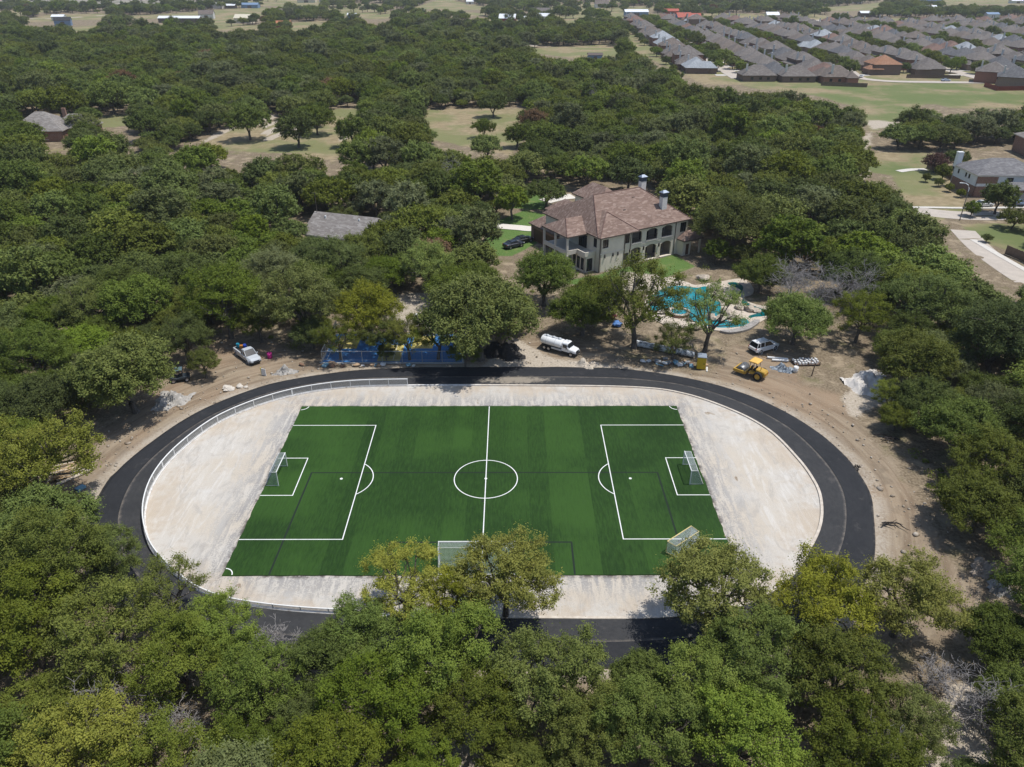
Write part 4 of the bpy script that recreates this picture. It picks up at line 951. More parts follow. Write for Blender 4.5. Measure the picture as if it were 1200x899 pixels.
def suv(loc,rz,label,pm,kind='suv',L=4.9,cat='car',W=.96,roofm=None):
    """x forward"""
    v=empty('parked_car' if kind!='pickup' else 'pickup_truck',(*loc,.02),rz,label,cat)
    h=L/2; q=MB()
    q.loft([ring8(-h,W*.86,.5,.92,.1),ring8(-h+.12,W*.96,.36,1.05),ring8(-h+.6,W,.3,1.08),ring8(h-1.75,W,.3,1.06),ring8(h-1.3,W*.98,.3,1.04,.14),ring8(h-.45,W*.93,.33,.95,.16),ring8(h-.08,W*.82,.42,.80,.14),ring8(h,W*.72,.48,.70,.1)])
    for s in (-1,1):
        for x in (-h+.95,h-.95): q.lathe([(.44,-.03),(.47,.02),(.44,.05)],18,0,Matrix.Translation((x,s*W,.37))@Matrix.Rotation(R_(90),4,'X'))
    q.build('body',pm,v)
    if kind=='suv': x0,x1,x2,x3=-h+.12,-h+.42,h-2.15,h-1.25
    elif kind=='sedan': x0,x1,x2,x3=-h+.55,-h+1.35,h-2.1,h-1.2
    else: x0,x1,x2,x3=-.35,-.05,h-2.25,h-1.4
    zt=1.78 if kind!='sedan' else 1.46
    q=MB(); q.loft([ring8(x0,W*.9,1.02,1.06,.03),ring8(x1,W*.88,1.02,zt-.04,.07,W*.76),ring8(x2,W*.88,1.02,zt-.04,.07,W*.76),ring8(x3,W*.9,1.02,1.06,.03)]); q.build('window_glass',M_GLASS,v)
    q=MB(); 
    q.loft([[(x1-.06,-W*.74,zt-.05),(x1-.06,W*.74,zt-.05),(x1-.02,W*.7,zt+.03),(x1-.02,-W*.7,zt+.03)],[(x2+.06,-W*.74,zt-.06),(x2+.06,W*.74,zt-.06),(x2,W*.7,zt+.02),(x2,-W*.7,zt+.02)]])
    for s in (-1,1):
        for xa,xb in ((x0+.05,x1),(x3-.04,x2+.02)):
            q.tube([(xa,s*W*.88,1.05),(xb,s*W*.755,zt-.02)],.045,6)
        xm=(x1+x2)/2
        for x in ((xm-.05,) if kind=='pickup' else (xm+.15,xm-.75)): q.tube([(x,s*W*.895,1.05),(x,s*W*.765,zt-.03)],.05,6)
    q.build('roof',roofm or pm,v)
    if kind=='suv':
        for s in (-1,1):
            q=MB(); q.tube([(x1+.1,s*W*.66,zt+.03),(x1+.2,s*W*.66,zt+.09),(x2-.2,s*W*.66,zt+.08),(x2-.1,s*W*.66,zt+.02)],.02,5); q.build('roof_rail',M_BLK,v)
    if kind=='pickup':
        q=MB(); q.box(-h+.15,-.42,-W*.8,W*.8,.75,.80); q.box(-h+.12,-.40,-W*.985,-W*.8,.80,1.13); q.box(-h+.12,-.40,W*.8,W*.985,.80,1.13); q.box(-h+.02,-h+.12,-W*.98,W*.98,.6,1.13); q.build('cargo_bed',pm,v)
        q=MB(); q.box(-h+.16,-.44,-W*.79,W*.79,1.085,1.095); q.build('bed_floor',M_BLK,v)
    for s in (-1,1):
        for x in (-h+.95,h-.95): wheel(v,x,s*(W-.1),.37)
        q=MB(); q.cbox(h-.30,h-.05,s*W*.66-.16,s*W*.66+.16,.66,.82,.03); q.build('headlight',M_HL,v)
        q=MB(); q.cbox(-h-.02,-h+.12,s*W*.8-.08,s*W*.8+.08,.78,1.02,.02); q.build('tail_light',M_TL,v)
        q=MB(); q.cbox(x3-.35,x3-.2,s*(W+.1)-.09,s*(W+.1)+.09,1.0,1.16,.03); q.build('wing_mirror',pm,v)
    q=MB(); q.cbox(h-.06,h+.03,-.45,.45,.5,.68,.02); q.build('grille',M_BLK,v)
    q=MB(); q.cbox(h-.05,h+.06,-W*.78,W*.78,.36,.48,.03); q.cbox(-h-.07,-h+.05,-W*.82,W*.82,.4,.55,.03); q.build('bumper',M_BLK,v)
    q=MB(); q.box(-h+.4,h-.4,-W+.12,W-.12,.2,.34); q.build('chassis',M_BLK,v)
    return v
def heading(p,q): a,b_=G(*p),G(*q); return math.atan2(b_[1]-a[1],b_[0]-a[0])
suv(G(894.5,410),heading((885,413),(905,407.5)),'white sport utility car parked on the dirt below the pool',M_PW)
PU=G(291,420); PA=R_(-47)
suv(PU,PA,'silver pickup truck nosing out of the trees beside the track',M_PS,'pickup',5.7)
def drum(name,loc,r,h,m,label,cat='barrel',ribs=True):
    q=MB(); pr=[(0,0),(r,0),(r,h*.33),(r*1.04,h*.35),(r,h*.37),(r,h*.64),(r*1.04,h*.66),(r,h*.68),(r,h),(r*.9,h),(r*.88,h-.03),(0,h-.03)]
    q.lathe(pr,18); o=q.build(name,m,None,loc); return tag(o,label,cat)
def bed(x,y,z=1.09): return (PU[0]+x*math.cos(PA)-y*math.sin(PA),PU[1]+x*math.sin(PA)+y*math.cos(PA),z+.02)
drum('barrel',bed(-1.3,.35),.24,.7,mat('drum_blue',(0.02,0.07,0.42),.5),'bright blue barrel standing in the bed of the silver pickup')
drum('barrel',bed(-2.3,-.3),.25,.7,mat('drum_teal',(0.01,0.20,0.30),.5),'teal barrel at the tailgate of the silver pickup')
q=MB(); q.cbox(-.3,.3,-.25,.25,0,.5,.05); q.box(-.2,.2,-.03,.03,.5,.56); tag(q.build('fuel_can',mat('can_orange',(0.55,0.22,0.05),.5),None,bed(-1.75,.05)),'orange can between the two barrels in the pickup bed','can')

# tanker truck
def tanker():
    p=G(655,411.5); az=R_(-34)
    v=empty('water_truck',(*p,.02),az,'white tanker truck parked on the pale dirt drive beside the track','truck'); v.scale=(.82,.82,.82)
    q=MB(); q.box(-3.6,3.2,-.45,.45,.55,.8); q.box(-3.7,-3.5,-1.0,1.0,.5,.62); q.build('chassis',M_BLK,v)
    q=MB(); rings=[]
    for x,k in ((-3.6,.82),(-3.52,.95),(-3.4,1.0),(.72,1.0),(.84,.95),(.92,.82)):
        rings.append([(x,1.12*k*math.cos(t*.2618)*1.0,1.72+.86*k*math.sin(t*.2618)) for t in range(24)])
    q.loft(rings,smooth=True); t=q.build('tank',M_PW,v)
    q=MB(); q.box(-3.3,.6,-.28,.28,2.56,2.62)
    for x in (-2.6,-1.2,.1): q.lathe([(.3,2.55),(.3,2.74),(.1,2.8),(0,2.8)],14,0,Matrix.Translation((x,0,0)))
    q.build('hatch',M_PS,t)
    for x in (-2.4,-.5):
        q=MB(); q.lathe([(1.135,-.04),(1.135,.04)],30,0,Matrix.Translation((x,0,1.72))@Matrix.Rotation(R_(90),4,'Y')@Matrix.Scale(.775,4,(1,0,0))); q.build('tank_band',M_PS,t)
    q=MB(); q.loft([ring8(1.1,1.02,.75,2.05,.12),ring8(2.55,1.02,.75,1.72,.12),ring8(2.7,1.0,.75,1.5,.14),ring8(3.75,.86,.72,1.38,.16),ring8(3.95,.78,.7,1.2,.14)])
    q.loft([ring8(1.1,.98,1.9,2.45,.12,.9),ring8(2.15,.98,1.9,2.45,.14,.88),ring8(2.3,.96,1.9,2.35,.1,.86)]); q.build('cab',M_PW,v)
    q=MB(); q.loft([[(2.58,-.88,1.62),(2.58,.88,1.62),(2.3,.8,2.33),(2.3,-.8,2.33)],[(2.66,-.9,1.6),(2.66,.9,1.6),(2.35,.82,2.36),(2.35,-.82,2.36)]]); q.build('windscreen',M_GLASS,v)
    for s in (-1,1):
        q=MB(); q.box(1.35,2.25,s*1.02-.015,s*1.02+.015,1.55,2.2); q.build('side_window',M_GLASS,v)
        q=MB(); q.cbox(2.2,2.35,s*1.3-.1,s*1.3+.1,1.5,1.95,.03); q.tube([(2.3,s*1.0,1.6),(2.3,s*1.3,1.65)],.02,5); q.build('wing_mirror',M_BLK,v)
        q=MB(); q.cbox(3.72,3.93,s*.66-.13,s*.66+.13,.95,1.15,.03); q.build('headlight',M_HL,v)
        q=MB(); q.box(-1.1,1.1,s*1.05-.06,s*1.05+.06,.72,1.05); q.build('hose_box',M_PS,v)
        q=MB(); q.box(-3.1,-1.25,s*1.0-.18,s*1.0+.18,1.0,1.05); q.build('mudguard',M_BLK,v)
        wheel(v,3.1,s*.92,.48,.3)
        for x in (-1.7,-2.65): wheel(v,x,s*.9,.48,.42)
    q=MB(); q.cbox(3.9,4.1,-.98,.98,.5,.78,.04); q.build('bumper',M_BLK,v); q=MB(); q.box(3.86,3.97,-.5,.5,.78,1.22); q.build('grille',M_BLK,v)
tanker()
# soil compactor
def roller():
    p=G(880,440); az=R_(138)   # drum (front) towards upper left
    v=empty('road_roller',(*p,.0),az,'yellow vibratory road roller with an orange canopy on the dirt by the track','roller'); v.scale=(.9,.9,.9)
    M=Matrix.Translation((1.55,0,.75))@Matrix.Rotation(R_(90),4,'X')
    q=MB(); q.lathe([(0,-1.05),(.7,-1.05),(.75,-1.02),(.75,1.02),(.7,1.05),(0,1.05)],32,0,M); q.build('drum',mat('drum_steel',(0.20,0.205,0.21),.45,.6,var=.3),v)
    q=MB(); q.cbox(.55,2.5,-1.32,-1.1,.5,1.0,.04); q.cbox(.55,2.5,1.1,1.32,.5,1.0,.04); q.cbox(2.42,2.62,-1.32,1.32,.55,.95,.04); q.cbox(.45,.72,-1.32,1.32,.55,1.05,.04); q.build('drum_frame',M_PY,v)
    q=MB(); q.cbox(-.1,.5,-.3,.3,.55,.95,.05); q.build('hinge',M_BLK,v)
    q=MB(); q.loft([ring8(-2.5,.62,.75,1.35,.12),ring8(-2.3,.68,.65,1.6,.14),ring8(-.95,.7,.65,1.72,.12),ring8(-.9,.7,.65,1.72,.12)]); q.build('engine_hood',M_PY,v)
    q=MB(); q.cbox(-.95,.15,-.85,.85,.75,1.1,.05); q.build('platform',M_PY,v)
    q=MB(); q.cbox(-.75,-.3,-.28,.28,1.1,1.5,.06); q.cbox(-.85,-.72,-.28,.28,1.5,2.0,.05); q.build('seat',M_BLK,v)
    q=MB(); q.cbox(.0,.15,-.35,.35,1.1,1.75,.04); q.tube([(-.05,0,1.7),(-.2,0,1.85)],.03,6); q.lathe([(.18,-.02),(.2,0),(.18,.02)],14,0,Matrix.Translation((-.22,0,1.87))@Matrix.Rotation(R_(-40),4,'Y')); q.build('console',M_BLK,v)
    for x,y in ((.1,.75),(.1,-.75),(-.9,.75),(-.9,-.75)):
        q=MB(); q.tube([(x,y,1.1),(x,y,2.75)],.045,6); q.build('canopy_post',M_BLK,v)
    q=MB(); q.loft([ring8(-1.15,.9,2.72,2.86,.05),ring8(-.9,.95,2.72,2.95,.06),ring8(.2,.95,2.72,2.95,.06),ring8(.4,.88,2.72,2.84,.05)]); q.build('canopy',M_PO,v)
    for s in (-1,1): wheel(v,-1.5,s*.98,.74,.5,M_PY)
    q=MB(); q.tube([(-1.6,.4,1.6),(-1.6,.4,2.2)],.05,7); q.build('exhaust',M_BLK,v)
    for s in (-1,1):
        q=MB(); q.cbox(-2.55,-2.47,s*.45-.1,s*.45+.1,1.1,1.25,.02); q.build('tail_light',M_TL,v)
roller()
# portable toilet
p=G(821,431.5); 
pt=empty('portable_toilet',(*p,.0),R_(-12),'yellow portable toilet with a grey roof beside the slim tree','portable toilet')
M_TOI=mat('toilet_yellow',(0.52,0.37,0.02),.55,var=.08)
q=MB(); q.cbox(-.62,.62,-.62,.62,.12,2.05,.04)
for k in range(-2,3):
    for s in (-1,1): q.box(k*.22-.035,k*.22+.035,s*.62,s*.645,.2,1.95) if s>0 else None; q.box(s*.62-.012,s*.62+.02,k*.22-.035,k*.22+.035,.2,1.95)
q.build('cabin',M_TOI,pt)
q=MB(); q.box(-.5,.5,-.65,-.62,.2,1.95); q.box(-.42,.42,-.665,-.65,.3,1.0); q.box(-.42,.42,-.665,-.65,1.1,1.85); d=q.build('door',M_TOI,pt)
q=MB(); q.cbox(.3,.42,-.70,-.66,1.0,1.15,.01); q.build('handle',M_BLK,d)
q=MB(); q.loft([[(-.68,-.68,2.04),(.68,-.68,2.04),(.68,.68,2.04),(-.68,.68,2.04)],[(-.66,-.66,2.12),(.66,-.66,2.12),(.66,.66,2.12),(-.66,.66,2.12)],[(-.45,-.45,2.28),(.45,-.45,2.28),(.45,.45,2.28),(-.45,.45,2.28)]]); q.build('roof',mat('toilet_roof',(0.24,0.28,0.33),.5),pt)
q=MB(); q.tube([(.3,.55,2.1),(.3,.55,2.45)],.05,8); q.build('vent_pipe',M_BLK,pt); q=MB(); q.box(-.64,.64,-.64,.64,.0,.12); q.build('skid_base',M_BLK,pt)
# wrapped roll
a,c=Vector((*G(744,405),0)),Vector((*G(813,419),0)); d=c-a; az=math.atan2(d.y,d.x); L=d.length
rl=empty('turf_roll',(a.x,a.y,0),az,'long plastic wrapped roll lying on the ground beside the yellow toilet','roll')
q=MB(); pts=[(L*k/30,random.uniform(-.06,.06),.5+random.uniform(-.03,.03)) for k in range(31)]; q.tube(pts,[.47+random.uniform(-.05,.05) for _ in pts],12)
b=NB('wrap_plastic'); n=b.noise(b.coord(),1.4,6,.7); M_WRAP=b.done(b.principled(b.mix(b.ss(n,.42,.56),(0.16,0.18,0.20),(0.66,0.69,0.71)),.35,0,b.bump(n,.6,.1),.5)); q.build('wrapped_body',M_WRAP,rl)
q=MB(); q.tube([(-.03,0,.5),(L+.05,0,.5)],.12,10); q.build('core_tube',M_BLK,rl)
# UTV
p=G(212,446)
u=empty('utility_buggy',(*p,0),R_(200),'dark small utility buggy parked under the oaks at the left','buggy')
q=MB(); q.loft([ring8(-1.35,.62,.45,.85,.08),ring8(-.3,.66,.4,.85,.08),ring8(.35,.66,.4,.7,.08),ring8(1.0,.6,.45,.9,.1),ring8(1.35,.45,.5,.75,.08)]); q.build('body',mat('buggy_dark',(0.03,0.04,0.05),.4),u)
q=MB()
for s in (-1,1): q.tube([(-.45,s*.6,.8),(-.35,s*.55,1.85),(.35,s*.55,1.85),(.75,s*.6,.9)],.035,6)
q.build('roll_cage',M_BLK,u); q=MB(); q.cbox(-.5,.45,-.6,.6,1.85,1.92,.03); q.build('roof',mat('buggy_roof',(0.10,0.16,0.19),.3),u)
q=MB(); q.cbox(-.35,.1,-.5,.5,.8,.95,.05); q.cbox(-.45,-.33,-.5,.5,.95,1.4,.05); q.build('seat',M_BLK,u)
for s in (-1,1):
    for x in (-.9,.9): wheel(u,x,s*.62,.33,.26)
# cars near mansion and in the streets
suv(G(602,289.5),R_(35),'dark car parked left of the mansion terrace nearest the lawn',paint('dark_blue_paint',(0.02,0.025,0.04)),'sedan',4.7)
suv(G(613,284),R_(35),'black car parked beside the mansion garage wall behind the dark blue one',paint('black_paint',(0.012,0.012,0.013)),'sedan',4.7)
suv(G(1152,242),R_(5),'white car parked on the driveway behind the street trees',M_PW,'sedan',4.6)
suv(G(1191,240),R_(80),'blue grey car on the garage drive at the right edge',paint('blue_grey_paint',(0.10,0.16,0.24)),'sedan',4.6)
suv(G(1108,95.5),R_(3),'silver blue car on the road along the dry field',paint('pale_blue_paint',(0.35,0.42,0.50)),'sedan',4.7)
suv(G(1013,84.5),R_(85),'red car parked in the side street between the front houses',paint('red_paint',(0.30,0.02,0.02)),'sedan',4.6)
suv(G(1009,91),R_(60),'white car turning in the mouth of the side street by the field',M_PW,'sedan',4.6)

# ------------------------------------------------------------------ building-site clutter
M_LUM=mat('fresh_lumber',(0.42,0.30,0.17),.85,var=.2,scale=2); M_PLNK=mat('pale_plank',(0.52,0.45,0.36),.85,var=.2)
lp=G(76,556); r=np.random.default_rng(5)
for k in range(26):
    L=r.uniform(1.2,3.6); ang=R_(48)+r.normal()*.35; x=lp[0]+r.normal()*.9; y=lp[1]+r.normal()*1.1
    q=MB(); q.box(-L/2,L/2,-.07,.07,0,.045); o=q.build('board',M_LUM if k%3 else M_PLNK,None,(x,y,.10+.03*k)); o.rotation_euler=(0,r.normal()*.03,ang)
    tag(o,'loose sawn board in the scattered lumber pile left of the track','board','boards of the lumber pile')
for k,(x,y,a) in enumerate(((1.6,-.6,50),(1.2,.2,46))):
    q=MB(); q.box(-2.1,2.1,-.22,.22,0,.12); o=q.build('plank',M_PLNK,None,(lp[0]+x,lp[1]+y,.12)); o.rotation_euler=(0,0,R_(a)); tag(o,('long pale thick plank on the track side of the lumber pile','second pale thick plank lying beside the long one at the lumber pile')[k],'plank')
def heap(name,px,py,rx,ry,h,m,label,seed,cat='heap',rough=.35,az=0):
    a=G(px,py); n=34; q=MB(); vs=[];fs=[]
    rr_=np.random.default_rng(seed); 
    for i in range(n+1):
        for j in range(n+1):
            u=2*i/n-1; v=2*j/n-1
            th=math.atan2(v,u); d=math.hypot(u,v)*(1+.22*math.sin(3*th+seed)+.14*math.sin(7*th+2*seed)+.1*(rr_.random()-.5))*1.15
            k=max(0,1-d); hh=k**1.1*h*(1.0+1.0*math.sin(5.3*u+seed)*math.cos(4.1*v+seed*2))+(rr_.random()-.5)*rough*h*.9*min(1,k*3)
            vs.append((u*rx+rr_.normal()*.04,v*ry+rr_.normal()*.04,hh if d<1 else -.12))
    fs=[(i*(n+1)+j,(i+1)*(n+1)+j,(i+1)*(n+1)+j+1,i*(n+1)+j+1) for i in range(n) for j in range(n)]
    q.add(vs,fs,0,True); o=q.build(name,m,None,(*a,.02),az); tag(o,label,cat); return o
M_ASPH=mat('asphalt_spoil',(0.032,0.030,0.029),.95,var=.3,scale=3,bump=.8); M_WHP=mat('caliche_heap',(0.62,0.58,0.53),.95,var=.12,scale=2,bump=.6); M_GRV=mat('grey_rubble',(0.36,0.34,0.31),.95,var=.35,scale=2.5,bump=1.0); M_DRT=mat('dirt_heap',(0.30,0.25,0.20),.95,var=.25,scale=2,bump=.8)
heap('asphalt_heap',590,412,3.4,3.4,1.7,M_ASPH,'black asphalt spoil heap beside the drive near the tanker',1)
heap('caliche_heap',1020,452,3.6,4.6,1.6,M_WHP,'white caliche heap at the edge of the woods right of the track',2)
heap('soil_heap',686,429,2.2,1.4,.8,M_PLNK,'small pale soil heap at the edge of the track below the tanker',3)
heap('rubble_heap',200,470,2.6,2.6,1.0,M_GRV,'grey stone rubble heap at the foot of the leaning oak left of the track',4)
heap('rubble_heap',335,436,1.9,1.2,.7,M_GRV,'grey rubble heap at the left end of the court beside the track',5)
heap('soil_heap',1160,668,2.2,1.6,.7,M_DRT,'brown soil heap on the bare ground at the lower right edge of the woods',6)
heap('rubble_heap',1172,690,1.3,1.6,.8,M_GRV,'grey rubble heap with white scraps below the brown soil heap',7)
q=MB(); 
for k in range(9): rock(q,r.normal()*.8,r.normal()*.35,.15,r.uniform(.25,.5),50+k)
a=G(277,455.5); tag(q.build('stone_slab',mat('limestone',(0.55,0.50,0.43),.9,var=.15),None,(*a,.0),R_(25)),'broken pale limestone slab lying beside the track at the upper left','stone')
# white blocks on a rack, pipes, barrels
cr=empty('block_rack',(*G(944,426),0),R_(4),'rack of white plastic blocks standing on the dirt right of the roller','rack')
q=MB(); q.box(-1.9,1.9,-.9,.9,.15,.25)
for x in (-1.8,0,1.8):
    for y in (-.8,.8): q.box(x-.05,x+.05,y-.05,y+.05,0,.6)
q.build('rack_frame',M_FW,cr)
fb=MB(); fb.cbox(-.14,.14,-.14,.14,0,.28,.03); first=None
for i in range(8):
    for j in range(4):
        if (i*5+j*3)%7==0: continue
        if first is None: first=fb.build('block',M_WHITE,cr); o=first
        else: o=first.copy(); COL.objects.link(o); o.parent=cr
        o.location=(-1.7+i*.48+random.uniform(-.05,.05),-.7+j*.45,.25+random.choice((0,.0,.1))); o.rotation_euler=(0,0,random.uniform(-.3,.3))
for k,(px,py,L,az,lab) in enumerate(((911,421,3.0,-12,'white pipe lying on the dirt right of the white car'),(914,423.5,2.4,-8,'shorter white pipe beside the long one right of the white car'))):
    q=MB(); q.tube([(-L/2,0,.17),(L/2,0,.17)],.17,12); tag(q.build('pipe',M_WHITE,None,(*G(px,py),0),R_(az)),lab,'pipe')
drum('barrel',(*G(932,436),.0),.34,.9,M_WHITE,'white barrel at the foot of the tree right of the roller')
heap('tarpaulin',918,433.5,1.9,.9,.7,mat('grey_tarp',(0.26,0.30,0.34),.5,var=.4,scale=2),'crumpled grey tarpaulin at the foot of the tree right of the roller',9,'tarpaulin',.5,R_(-15))
CL=[mat('scrap_white',(0.68,0.68,0.66),.7),mat('scrap_tan',(0.40,0.28,0.18),.9),mat('scrap_grey',(0.25,0.26,0.27),.7),mat('scrap_blue',(0.20,0.36,0.45),.6),mat('scrap_brown',(0.20,0.12,0.08),.9),mat('scrap_red',(0.35,0.06,0.05),.6)]
def litter(px,py,n,sx,sy,az,label,group,seed):
    rr_=np.random.default_rng(seed); a=G(px,py)
    for k in range(n):
        x=rr_.normal()*sx; y=rr_.normal()*sy; q=MB(); s=rr_.uniform(.14,.5); t=rr_.random()
        if t<.45: rock(q,0,0,s*.3,s,200+seed*40+k,.5)
        elif t<.75: q.box(-s*1.6,s*1.6,-.09,.09,0,.09)
        else: q.cbox(-s,s,-s*.7,s*.7,0,s*.6,.03)
        o=q.build('scrap',CL[int(rr_.integers(0,5))],None,(a[0]+x*math.cos(az)-y*math.sin(az),a[1]+x*math.sin(az)+y*math.cos(az),.06)); o.rotation_euler=(0,0,rr_.uniform(0,3.1)); tag(o,label,'scrap',group)
litter(790,426,34,2.3,.55,R_(-8),'scrap of building rubbish strewn along the near side of the wrapped roll','rubbish by the wrapped roll',3)
litter(30,598,26,2.6,1.4,R_(40),'scrap of building rubbish on the ground under the big oak at the left edge','rubbish under the left oak',4)
litter(440,428,22,6.0,.35,0,'scrap of rubble along the track side of the blue court','rubble beside the court',5)
# pink drum, cones, posts, tarp, red things
drum('barrel',(*G(316.5,420),0),.36,.95,mat('drum_magenta',(0.38,0.02,0.17),.5),'magenta barrel beside the oak trunk left of the court')
q=MB(); q.loft([[(-.05,-.4,0),(.05,-.4,0),(.05,.4,0),(-.05,.4,0)],[(-.03,-.35,1.1),(.03,-.35,1.1),(.03,.35,1.1),(-.03,.35,1.1)]]); tag(q.build('barricade',M_WHITE,None,(*G(309.5,440),0),R_(70)),'white upright barricade board at the track edge below the pickup','barricade')
q=MB(); q.box(-.05,.05,-.05,.05,0,1.1); tag(q.build('marker_post',mat('marker_yellow',(0.6,0.5,0.05),.6),None,(*G(306.5,438.5),0)),'yellow marker post just left of the white barricade','post')
q=MB(); rock(q,0,0,.35,.75,301,.6); tag(q.build('tarpaulin',mat('blue_tarp',(0.10,0.22,0.50),.5,var=.3),None,(*G(723,382),0)),'blue tarpaulin bundle beneath the trees left of the pool','tarpaulin')
q=MB(); rock(q,0,0,.3,.6,302,.8); tag(q.build('kayak',CL[5],None,(*G(717,373),.2)),'red bundle in the shade left of the pool deck','bundle')
q=MB(); rock(q,0,0,.4,.7,305,.8); tag(q.build('bundle',CL[5],None,(*G(404,338),.1)),'red bundle glimpsed between the oaks above the court','bundle')
q=MB(); q.tube([(0,0,0),(0,0,2.4)],.05,6); q.lathe([(.0,2.4),(.2,2.45),(.3,2.6),(.2,2.78),(0,2.84)],12); tag(q.build('pole_light',M_WHITE,None,(*G(489,386),0)),'white globe on a pole behind the court','lamp')
# fallen branches on the bare ground
M_DEAD=mat('dead_wood',(0.22,0.20,0.185),.9,var=.3,scale=3); M_CHAR=mat('dark_wood',(0.035,0.03,0.028),.95,var=.3)
def branches(px,py,n,s,m,label,seed,az=0):
    rr_=np.random.default_rng(seed); q=MB()
    for k in range(n):
        a=az+rr_.normal()*.6; L=s*rr_.uniform(.4,1); x=rr_.normal()*s*.2; y=rr_.normal()*s*.15; p=[]
        for t in range(5):
            p.append((x+math.cos(a)*L*(t/4-.5)+rr_.normal()*.07*s*.3,y+math.sin(a)*L*(t/4-.5)+rr_.normal()*.05*s*.3,.1+rr_.random()*.3))
        q.tube(p,[.09,.08,.06,.04,.02],5)
    return tag(q.build('fallen_branch',m,None,(*G(px,py),.02)),label,'branch')
branches(1043,515,10,2.4,M_CHAR,'dark tangle of fallen branches on the dirt right of the track',21,-.4)
branches(1048,617,5,2.2,M_CHAR,'thin dark branch lying on the dirt close to the lower right of the track',22,.2)
branches(1003,548,4,1.3,M_CHAR,'few short sticks beside the outer track edge at the right',23,.8)
branches(1165,520,8,2.0,M_DEAD,'grey fallen branch bundle at the foot of the right hand woods',24,.3)
for k,(px,py,h,lab) in enumerate(((951,441,2.4,'bare leaning stake right of the white block rack'),(869,437,1.4,'short stake beside the track left of the roller'))):
    q=MB(); q.tube([(0,0,0),(.1,.05,h*.5),(.25,.0,h)],[.09,.08,.05],6); tag(q.build('stake',M_FW,None,(*G(px,py),0)),lab,'stake')
# ------------------------------------------------------------------ trees
def leafmat(name,c0,c1,c2,tr=0.20):
    b=NB(name); co=b.coord(); n=b.noise(co,0.42,4,.6); n2=b.noise(co,1.7,4,.65)
    oi=b.n('ShaderNodeObjectInfo'); rnd=oi.outputs['Random']
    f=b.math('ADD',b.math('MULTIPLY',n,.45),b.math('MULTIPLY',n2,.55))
    c=b.mix(b.ss(f,.34,.62),c0,c1); c=b.mix(b.math('MULTIPLY',b.ss(f,.56,.74),.8),c,c2)  # leaf tone variation, widened to paint lit and shaded clumps into the colour
    c=b.hsv(c,b.remap(rnd,0,1,.494,.505),b.remap(b.math('FRACT',b.math('MULTIPLY',rnd,7.3)),0,1,.86,1.08),b.remap(b.math('FRACT',b.math('MULTIPLY',rnd,13.7)),0,1,.76,1.32))
    p=b.principled(c,.7,0,None,.12)
    t=b.n('ShaderNodeBsdfTranslucent'); b.put(t.inputs['Color'],b.hsv(c,.49,1.1,1.5))
    m=b.n('ShaderNodeMixShader'); m.inputs[0].default_value=tr; b.nt.links.new(p,m.inputs[1]); b.nt.links.new(t.outputs[0],m.inputs[2])
    return b.done(m.outputs[0])
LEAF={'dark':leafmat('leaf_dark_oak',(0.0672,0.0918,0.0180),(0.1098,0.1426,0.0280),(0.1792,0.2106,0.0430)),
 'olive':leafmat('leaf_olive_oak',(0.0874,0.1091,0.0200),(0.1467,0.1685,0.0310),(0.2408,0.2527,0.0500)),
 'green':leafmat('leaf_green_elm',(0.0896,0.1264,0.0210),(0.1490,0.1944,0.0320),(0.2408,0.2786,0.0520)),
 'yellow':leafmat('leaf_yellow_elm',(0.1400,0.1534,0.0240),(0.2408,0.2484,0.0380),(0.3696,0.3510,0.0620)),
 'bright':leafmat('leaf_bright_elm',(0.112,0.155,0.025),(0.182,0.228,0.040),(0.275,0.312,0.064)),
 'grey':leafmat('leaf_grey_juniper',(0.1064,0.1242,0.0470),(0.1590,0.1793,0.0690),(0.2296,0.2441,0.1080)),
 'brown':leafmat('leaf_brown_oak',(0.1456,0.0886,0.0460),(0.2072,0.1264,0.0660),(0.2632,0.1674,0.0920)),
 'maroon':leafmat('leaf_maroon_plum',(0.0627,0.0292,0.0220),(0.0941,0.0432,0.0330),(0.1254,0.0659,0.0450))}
b=NB('bark'); co=b.coord(); n=b.noise(b.mapping(co,(4,4,1)),1.6,5,.65); M_BARK=b.done(b.principled(b.mix(b.ss(n,.3,.7),(0.06,0.05,0.042),(0.17,0.15,0.13)),.95,0,b.bump(n,.6,.05),.1))
b=NB('grey_bark'); n=b.noise(b.mapping(b.coord(),(4,4,1)),1.6,5,.65); M_GBARK=b.done(b.principled(b.mix(b.ss(n,.3,.7),(0.20,0.185,0.175),(0.36,0.34,0.33)),.95,0,b.bump(n,.6,.05),.1))

